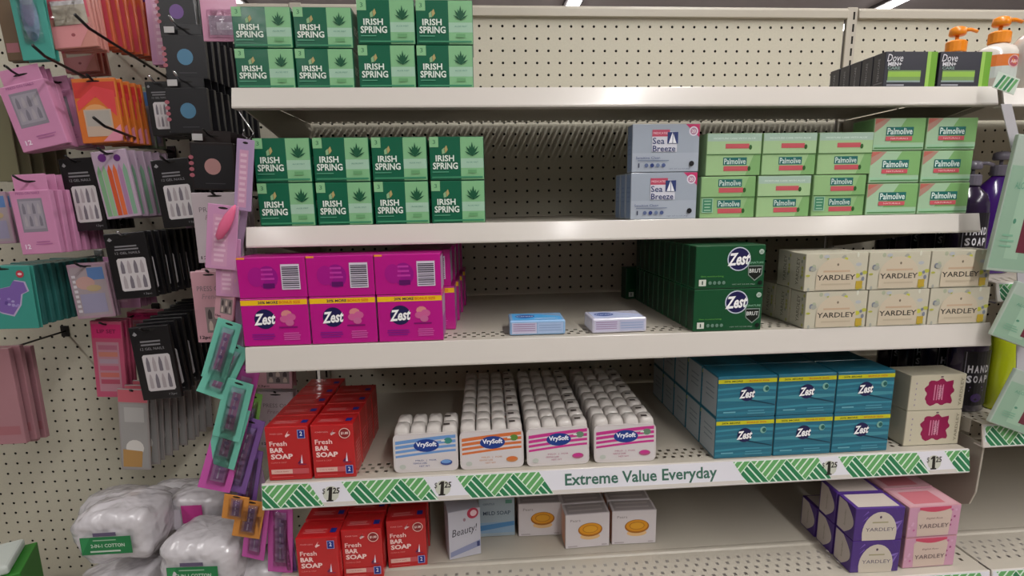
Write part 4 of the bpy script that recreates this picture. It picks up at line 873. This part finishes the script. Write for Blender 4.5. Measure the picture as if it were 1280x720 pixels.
hang('palette_purple', (190, -34), (238, -36), (200, 48), -8.5, 5, .8, 'at top near the aloe boxes', hook='clear', hooklen=1.6)
hang('palette_blue', (200, 30), (253, 28), (207, 100), -9, 8, .95, 'upper one', dx=.1, hook='clear', hooklen=1.8)
hang('palette_blue', (204, 96), (256, 94), (212, 168), -9.5, 9, .95, 'lower one', dx=.12, hook='clear', hooklen=1.6)
hang('palette_pink', (235, 163), (290, 163), (240, 238), -10, 8, .95, 'left of the pale lilac strip', dx=.1, hook=H)
hang('black', (180, 102), (213, 101), (191, 170), -8, 5, .7, 'upper, beside the blue palettes', hook='clear')
hang('pink', (6, 219), (56, 216), (28, 319), -11, 6, .9, 'at left, middle height', hook=H, hooklen=1.2, dx=.1)
hang('black', (72, 199), (116, 196), (92, 290), -9, 5, .9, 'left of the rainbow tubes', hook=H)
hang('rain', (112, 190), (156, 186), (135, 274), -9.5, 6, .8, 'between two black nail packs', hook=H, dx=.2)
hang('black', (187, 200), (235, 197), (206, 285), -10, 7, .9, 'right of the rainbow tubes', hook=H)
hang('black', (128, 293), (180, 289), (146, 375), -11, 9, 1.0, 'amid the left bay', hook='clear', hooklen=.8, dx=.05)
hang('black', (160, 412), (209, 404), (176, 503), -12, 9, 1.1, 'lowest, above the clear bags', hook=H, dz=.1)
hang('glitter', (-36, 334), (35, 331), (-22, 413), -12, 2, .4, 'at the left edge', hook='clear', hooklen=.5)
hang('tealshade', (-22, 334), (42, 331), (-8, 409), -10, 9, .85, 'behind the purple glitter puff', dx=.05)
hang('sticker', (82, 332), (130, 327), (97, 400), -9, 3, .5, 'below the pink boxes', hook=H)
hang('strip', (128, 322), (168, 320), (136, 386), -7, 4, .8, 'behind the middle black nail packs')
hang('lip', (112, 403), (151, 400), (116, 498), -8, 3, .7, 'left of the lowest black packs', hook=H, hooklen=.8)
hang('lip', (158, 392), (200, 388), (160, 430), -4, 3, .7, 'above the lowest black packs')
hang('bag', (146, 487), (184, 486), (148, 588), -9, 10, .75, 'under the lip set', hook=H, hooklen=.3, dx=.22, dz=.12)
hang('dusty', (-34, 437), (10, 436), (-8, 556), -9, 2, .9, 'at the left edge, lower', hook=H, hooklen=.6, dx=.2)
hang('dusty', (0, 437), (24, 436), (22, 553), -7.5, 2, .9, 'right of the lower left edge one', dx=.2)
hang('sticker', (-30, 240), (6, 240), (-14, 305), -9, 3, .6, 'at the left edge, middle', hook=H)
hang('presson', (238, 242), (297, 239), (247, 330), -13, 4, .9, 'beside the pink tube pouch', hook=H, hooklen=.6)
hang('pressonpink', (237, 340), (283, 338), (247, 429), -13.5, 4, .9, 'left of the magenta soap packs', hook=H, hooklen=.3)
# long empty peg hooks pointing at the viewer
for p0, Y0, p1, lb in (((95, 25), -15, (214, 100), 'long black peg hook reaching over the top coral packs'), ((42, 63), -14, (148, 118), 'long black peg hook under the teal hair clip card'),
                       ((118, 153), -14.5, (215, 190), 'long black peg hook in front of the red and orange pack')):
    a = at(*p0, Y0); b = at(*p1, 0); mb = MB(); m1 = b+(a-b)*.9
    mb.tube([(0, 0, 0), tuple(m1-b), tuple((a-b)+Vector((0, 0, .3)))], .1, WIRE, 7); o = thing('peg_hook', lb, 'hook', tuple(b)); part('prong', mb.mesh('prong', smooth=True), o)
    mb = MB(); mb.box(-.35, .35, -.12, -.01, -.5, .5, WIRE); part('back_plate', mb.mesh('back_plate', bevel=.03), o)

# clip strip at the left ends of the soap shelves
def clip_strip(name, label, pts, Y, wd, col):
    q = [at(x, y, Y) for x, y in pts]; mb = MB(); m = mat('strip_'+col, col, rough=.3, coat=.4)
    for a, b in zip(q, q[1:]):
        mb.add([(a.x-wd, Y, a.z), (a.x+wd, Y, a.z), (b.x+wd, Y, b.z), (b.x-wd, Y, b.z), (a.x-wd, Y+.06, a.z), (a.x+wd, Y+.06, a.z), (b.x+wd, Y+.06, b.z), (b.x-wd, Y+.06, b.z)],
               [(0, 1, 2, 3), (7, 6, 5, 4), (0, 3, 7, 4), (1, 5, 6, 2)], m)
    return solo(name, mb.mesh(name), label, 'clip strip')
clip_strip('clip_strip', 'pale lilac clip strip hanging from the top shelf left end', [(303, 176), (306, 260), (296, 330), (300, 430), (318, 560), (352, 715)], -17.6, .22, 'A48CA8')
mb = MB(); a = at(298, 138, -18.2); mb.tube([(0, 0, 0), (.5, 0, -.9), (.75, 0, -1.3), (.45, 0, -1.7), (.1, 0, -1.4), (.2, 0, -1.1)], .05, CHROME, 6); mb.tube([(.3, 0, -1.6), (.35, 0, -2.3), (.3, 0, -3.2)], .04, CHROME, 6)
solo('wire_hook', mb.mesh('wire_hook', smooth=True), 'bent wire hook at the left end of the top shelf', 'hook', tuple(a))
SK = [
 ('lilac', (296, 172), (318, 176), (294, 262), -18.4, 'at the top of the clip strip'),
 ('strip', (262, 262), (296, 250), (240, 338), -18.6, 'with pink brush'),
 ('strip', (270, 300), (300, 296), (262, 372), -18.3, 'below the pink brush pouch'),
 ('pressonpink', (270, 345), (296, 348), (264, 398), -18.2, 'under the pink pouches on the clip strip'),
 ('mint', (272, 398), (303, 405), (247, 470), -19.2, 'highest of the mint ones'),
 ('mint', (276, 424), (312, 436), (244, 486), -18.9, 'second of the mint ones'),
 ('mint', (281, 474), (318, 478), (256, 546), -19.2, 'third of the mint ones'),
 ('mint', (275, 506), (314, 511), (247, 579), -18.9, 'lowest of the mint ones'),
 ('magenta', (268, 535), (308, 541), (243, 607), -18.6, 'below the mint ones'),
 ('magenta', (296, 455), (326, 462), (270, 560), -18.5, 'right of the mint ones'),
 ('purple', (298, 520), (332, 526), (268, 610), -18.3, 'below the mint ones, tilted'),
 ('limeg', (310, 490), (328, 494), (300, 580), -18.0, 'beside the red boxes'),
 ('purple', (304, 560), (330, 564), (290, 644), -18.0, 'left end of the price strip'),
 ('amber', (280, 618), (312, 622), (276, 648), -18.7, 'upper of the two orange ones'),
 ('amber', (298, 622), (332, 630), (292, 668), -18.5, 'lower of the two orange ones'),
 ('magenta', (308, 632), (338, 636), (300, 698), -18.2, 'below the orange ones'),
 ('magenta', (334, 626), (366, 634), (346, 712), -18.0, 'left of the bottom red boxes'),
 ('purple', (346, 636), (362, 640), (372, 716), -17.8, 'touching the bottom red boxes'),
]
for k, TL, TR, BL, Y, where in SK:
    bl = (-.28, .3, -.9, -.1, .3) if k in ('mint', 'magenta', 'purple', 'amber', 'limeg') else None
    hang(k, TL, TR, BL, Y, 1, where=where+(' of the clip strip' if k in ('strip',) else ''), blister=bl, yaw=random.uniform(-.15, .15))
# pink brush inside the pouch
a = at(283, 278, -19.1); mb = MB(); mb.lathe([(.05, -1.2), (.22, -1.0), (.33, -.3), (.3, .4), (.16, .9), (.05, 1.2)], mat('pink_bristle', 'E0688F', rough=.5), 12)
solo('beauty_brush', mb.mesh('beauty_brush', smooth=True), 'bright pink makeup brush head hanging over the white press on pack', 'brush', tuple(a), rot=(0, .55, 0))
# pink blister pack left of the top aloe boxes
t = make_pack('beauty_pouch', 'beauty pack', *[frame((246, -30), (292, -30), (254, 52), -15)[i] for i in (1, 2)], .1, 'CF8FAE', lambda d, w_, h: (d.rect(-w_*.3, w_*.46, -h*.9, -h*.6, 'B9A3B8'), d.rect(-w_*.1, w_*.4, -h*.82, -h*.7, 'E6DCEA')), blister=(-.35, .48, -.95, -.5, .4))
c, w_, h, r = frame((246, -30), (292, -30), (254, 52), -15); t.location = pos(c); t.rotation_euler = (0, r, 0); t['label'] = 'pink blister pack at the left of the top shelf aloe boxes'
# packs seen behind the shelf end under the third shelf
hang('pressonpink', (318, 440), (364, 440), (320, 486), -6, 2, .8, 'seen under the third shelf left end', hook=H, hooklen=.3)
hang('presson', (322, 490), (366, 490), (324, 560), -5, 2, .8, 'behind the red boxes at left', dx=.1, hook=H, hooklen=.3)

# ------------------------------------------------------------------ bagged cotton packs, lower left
def bag_mesh(w_, d_, h, seed):
    mb = MB(); nu, nv = 36, 18; pw = lambda t, e: math.copysign(abs(t)**e, t); vs = []
    for j in range(nv+1):
        ph = -math.pi/2+math.pi*j/nv
        for i in range(nu):
            th = 2*math.pi*i/nu; c = pw(math.cos(ph), .45)
            p = Vector((w_/2*c*pw(math.cos(th), .5), d_/2*c*pw(math.sin(th), .5), h/2*pw(math.sin(ph), .55)))
            n = noise.noise(p*.8+Vector((seed, 0, 0)))*.22 + noise.noise(p*2.2+Vector((0, seed, 0)))*.09
            p = p*(1+n*.55); vs.append((p.x, p.y/KY, p.z))
    mb.add(vs, [(j*nu+i, j*nu+(i+1) % nu, (j+1)*nu+(i+1) % nu, (j+1)*nu+i) for j in range(nv) for i in range(nu)], mat('white_plastic_bag', 'C9C5C9', rough=.25, coat=.4, bump=1.0, bscale=26, var=.06, bdist=.012))
    return mb.mesh('bag', smooth=True)
def cotton_bag(px, py, Y, w_, d_, h, seed, label, lab='g', rz=0.0, roll=0.0):
    c = at(px, py, Y); t = thing('cotton_bag', label, 'cotton bag', tuple(c), (0, roll, rz))
    part('bag', bag_mesh(w_, d_, h, seed), t)
    d = Dec()
    if lab == 'g':
        d.rect(-1.65, 1.65, -.75, .55, '1F7A45'); d.poly([(-1.6, -.6), (-1.6, .5), (-1.0, .5)], '2F8C52'); d.text('2-IN-1 COTTON', .1, -.1, 2.2, .26, 'C9DCCB', bold=.02); d.lines(-.9, .9, .35, 1, .1, .08, '9CC0A2'); d.lines(-1.2, 1.2, -.45, 1, .1, .12, 'BFD0C0'); d.rect(-.75, .75, .62, .88, '5E5470')
    elif lab == 'm': d.rect(-.7, .8, -.35, 1.1, 'C03A8C'); d.rect(-1.6, -.8, -.8, .8, 'C9C2CC')
    else: d.lines(-1, 1, .3, 2, .3, .1, 'A9A4B0')
    part('label', d.build('label', 'front', -d_/2/KY-.12), t)
    return t
cotton_bag(160, 655, -15, 5.3, 4.2, 3.9, 1, 'white bag of cotton with green label, left one of the pile')
cotton_bag(262, 690, -16.4, 5.4, 4.2, 4.0, 2, 'white bag of cotton with green label, right one of the pile', roll=.03)
cotton_bag(256, 631, -11.2, 4.6, 3.4, 3.2, 3, 'white bag with magenta square on top of the pile', 'm')
cotton_bag(222, 622, -5.0, 4.6, 2.4, 3.0, 11, 'white bag at the top back of the pile', 'n')
cotton_bag(150, 735, -15.6, 6.0, 4.4, 3.0, 4, 'white bag under the left cotton bag', 'n', roll=-.1)
cotton_bag(196, 650, -9.5, 3.6, 4.0, 4.5, 5, 'white bag upright between the left cotton bag and the magenta bag', 'n')
cotton_bag(338, 716, -15.6, 3.8, 3.4, 3.4, 6, 'white bag at the right end of the pile below the orange cards', 'n')
cotton_bag(150, 640, -6.5, 5.0, 3.6, 3.6, 7, 'white bag at the back of the pile near the pegboard', 'n')
cotton_bag(230, 742, -12.0, 9.0, 6.0, 3.0, 8, 'large white bag hidden at the bottom of the pile', 'n')
cotton_bag(326, 676, -8.6, 4.6, 2.6, 4.4, 9, 'white bag behind the orange and magenta cards', 'n')
# green and white box at the bottom left corner
a = at(14, 716, -15.0); t = thing('green_box', 'green and white open box at the bottom left corner', 'box', (a.x-2.0, -15.0, -50.1), (0, 0, .45))
mb = MB(); mb.box(-2.6, 2.6, -2.4, 2.6, 0, 9.6, mat('green_card', '2E7A26', rough=.45)); part('box_body', mb.mesh('box_body', bevel=.06), t)
mb = MB(); mb.box(-2.4, 2.0, -2.2, 2.4, 9.6, 10.3, mat('white_card', 'BDC4BE', rough=.5, bump=.4)); part('white_content', mb.mesh('white_content', bevel=.2), t)

# ------------------------------------------------------------------ right bay bottles
def make_pump(w_, dpt_, hb, body, label_fn=None, pump='6F6A78', neck=.35, wire=False):
    dpt = dpt_/KY; t = thing('pump_bottle', '', 'bottle', (0, 0, 0)); bm_ = mat('bottle_'+body, body, rough=.2, coat=.6, var=.06)
    mb = MB(); prof = [(.92, 0), (1, .1), (1, hb*.72), (.97, hb*.8), (.8, hb*.9), (.45, hb*.97), (.34, hb)]
    mb.lathe([(r, z) for r, z in prof], bm_, 24, sx=w_/2, sy_=dpt/2); part('bottle_body', mb.mesh('bottle_body', smooth=True), t)
    pm = mat('pump_'+pump, pump, rough=.35, coat=.3); mb = MB(); mb.lathe([(neck*w_*.55, hb-.05), (neck*w_*.6, hb), (neck*w_*.6, hb+.65), (neck*w_*.5, hb+.75)], pm, 18); part('collar', mb.mesh('collar', smooth=False), t)
    mb = MB(); mb.lathe([(.13, hb+.7), (.13, hb+1.15)], pm, 10); mb.lathe([(.3*w_*.55, hb+1.1), (.36*w_*.55, hb+1.2), (.34*w_*.55, hb+1.6), (.2*w_*.5, hb+1.72)], pm, 16)
    mb.tube([(0, 0, hb+1.5), (w_*.35, 0, hb+1.55), (w_*.52, 0, hb+1.42)], .13, pm, 8); part('pump_head', mb.mesh('pump_head', smooth=True), t)
    if label_fn:
        d = Dec(); label_fn(d, w_, hb); me = d.build('label')
        for v in me.vertices:    # wrap the print round the bottle
            x, e = v.co.x/S, -v.co.y/S; r = math.sqrt(max(0.0, 1-(x/(w_/2*1.0))**2)); v.co.y = -(dpt*KY/2*r+e+.01)*S
        part('label', me, t)
    return t
def l_soap(d, w_, h):
    W2 = w_*.36; d.n = 2
    for i in range(8): d.rect(-W2+i*W2/4, -W2+(i+1)*W2/4, h*.08, h*.7, '18141C', 0)
    d.n += 1; d.rect(-W2*.9, -W2*.87, h*.1, h*.69, '9A96A4', 0); d.rect(W2*.87, W2*.9, h*.1, h*.69, '9A96A4', 0); d.rect(-W2*.9, W2*.9, h*.69, h*.695, '9A96A4')
    for j, wv in enumerate(('HAND', 'SOAP')):
        for i, ch in enumerate(wv): d.text(ch, -W2*.6+i*W2*.4, h*(.5-.115*j), W2*.3, h*.085, 'D6D4DA', bold=.04, step=0)
    d.n += 1; d.lines(-W2*.6, W2*.6, h*.3, 2, h*.04, h*.015, '6B5A8A'); d.ell(0, h*.17, W2*.4, h*.05, '4A2E70', 12)
def put(key, mk, loc, label, rz=0, group=None): return inst(key, mk, loc, label, rotz=rz, group=group)
def mk_dark(): return make_pump(2.9, 1.9, 6.6, '241436', l_soap)
def mk_purple(): return make_pump(3.1, 1.9, 7.3, '3E1470', None)
def mk_lime(): return make_pump(2.0, 1.7, 6.4, 'B5C21A', None, 'B9BDB4')
ZM = -20.9; ZL = -30.75
def bx(px, py, Y): return (at(px, py, Y).x-0.64)/1.012
def byx(px, py, x, z):      # the spot on the upright plane x=const under a pixel column
    a, b = at(px, py, 0), at(px, py, -10); return ((x-0.64)/1.012, -10*(x-a.x)/(b.x-a.x), z)
put('handsoap', mk_dark, byx(1209, 270, 34.35, ZM), 'black and purple HAND SOAP bottle behind the right end of the second shelf')
put('pp', mk_purple, byx(1242, 270, 37.4, ZM), 'deep purple pump bottle in front of the right bay pegboard')
for k in range(3): put('handsoap', None, (33.3, byx(1209, 270, 34.35, ZM)[1]+2.75*(k+1), ZM), 'dark hand soap bottle on the middle right shelf, %s behind the front one' % ORD[k])
put('handsoap', None, byx(1206, 475, 34.35, ZL), 'black HAND SOAP bottle beside the lime bottle')
put('pl', mk_lime, byx(1250, 475, 36.95, ZL), 'lime green pump bottle on the lower right shelf')
put('handsoap', None, byx(1292, 475, 39.6, ZL), 'dark hand soap bottle right of the lime bottle')
for k in range(3): put('handsoap', None, (33.3, byx(1206, 475, 34.35, ZL)[1]+2.75*(k+1), ZL), 'dark hand soap bottle on the lower right shelf, %s behind the front one' % ORD[k])
def l_orange(d, w_, h):
    W2 = w_*.42; d.n = 2
    for i in range(8): d.rect(-W2+i*W2/4, -W2+(i+1)*W2/4, h*.5, h*.72, 'D8742A', 0); d.rect(-W2+i*W2/4, -W2+(i+1)*W2/4, h*.28, h*.5, 'C4CCC6', 0)
    d.n += 1; d.ell(W2*.1, h*.58, .42, .42, 'D9B4B0', 16); d.ell(W2*.1, h*.58, .34, .34, 'B05060', 16); d.text('A&H', W2*.1, h*.58, .5, .22, 'F0DCDC', bold=.02); d.rect(-W2*.7, W2*.8, h*.2, h*.24, 'CF6E6E')
put('po', lambda: make_pump(2.9, 2.2, 3.4, 'D5CFC6', l_orange, 'E88A12', neck=.4), (bx(1196, 50, -12.4), -12.4, Z1-.1), 'white bottle with orange pump behind the dark slate soap boxes')
put('po', None, (bx(1249, 50, -15.0), -15.0, Z1-.1), 'white bottle with orange pump and orange label at the right edge')
put('po2', lambda: make_pump(3.6, 2.6, 4.1, 'D9D3CC', l_orange, 'E88A12', neck=.36), (bx(1292, 50, -16.2)+.75, -16.2, Z1-.1), 'large white bottle with orange label and round logo, nearest the right edge')

# mint wipes pouches on a clip strip at the right edge
def d_wipes(d, w_, h):
    d.rect(-w_*.48, w_*.48, -h*.98, -h*.22, '8FAE97'); d.rect(-w_*.15, w_*.2, -h*.9, -h*.3, '9DBCA4'); d.rect(w_*.12, w_*.44, -h*.85, -h*.5, '6A2A38'); d.text('ALOE', -w_*.15, -h*.36, w_*.3, h*.05, '5E9A80'); d.ell(-w_*.1, -h*.62, w_*.04, h*.02, '4E8A70', 8); d.lines(-w_*.35, 0, -h*.72, 3, h*.04, h*.015, '7FB094')
KIND['wipes'] = ('wipes_pouch', 'wipes', 'A9B8AC', d_wipes, .35, 0, 'mint green wipes pouch')
hang('wipes', (1275, 165), (1324, 175), (1239, 336), -21.5, 1, .7, 'highest at the right edge')
hang('wipes', (1274, 350), (1322, 372), (1241, 418), -21.8, 1, .7, 'middle at the right edge')
hang('wipes', (1272, 460), (1320, 480), (1238, 527), -21.4, 1, .7, 'lowest at the right edge')
clip_strip('clip_strip', 'white hooked clip strip holding the mint wipes pouches', [(1258, 130), (1272, 190), (1278, 350), (1276, 530)], -20.8, .35, 'B9B7BC')
a = at(1258, 104, -19.5); d = Dec()
for i in range(4): d.poly([(-.7+.3*i, -.45), (-.5+.3*i, -.45), (-.2+.3*i, .4), (-.4+.3*i, .4)], ['2F7D52', '66A866'][i % 2], 0)
t = thing('price_tag', 'small crumpled green hatched tag at the right end of the top shelf', 'price tag', tuple(a), (0, .3, 0))
mb = MB(); mb.box(-.8, .8, 0, .05, -.5, .5, mat('tag_white', 'C9D6C9')); part('tag', mb.mesh('tag', bevel=.02), t); part('hatch_print', d.build('hatch_print'), t)
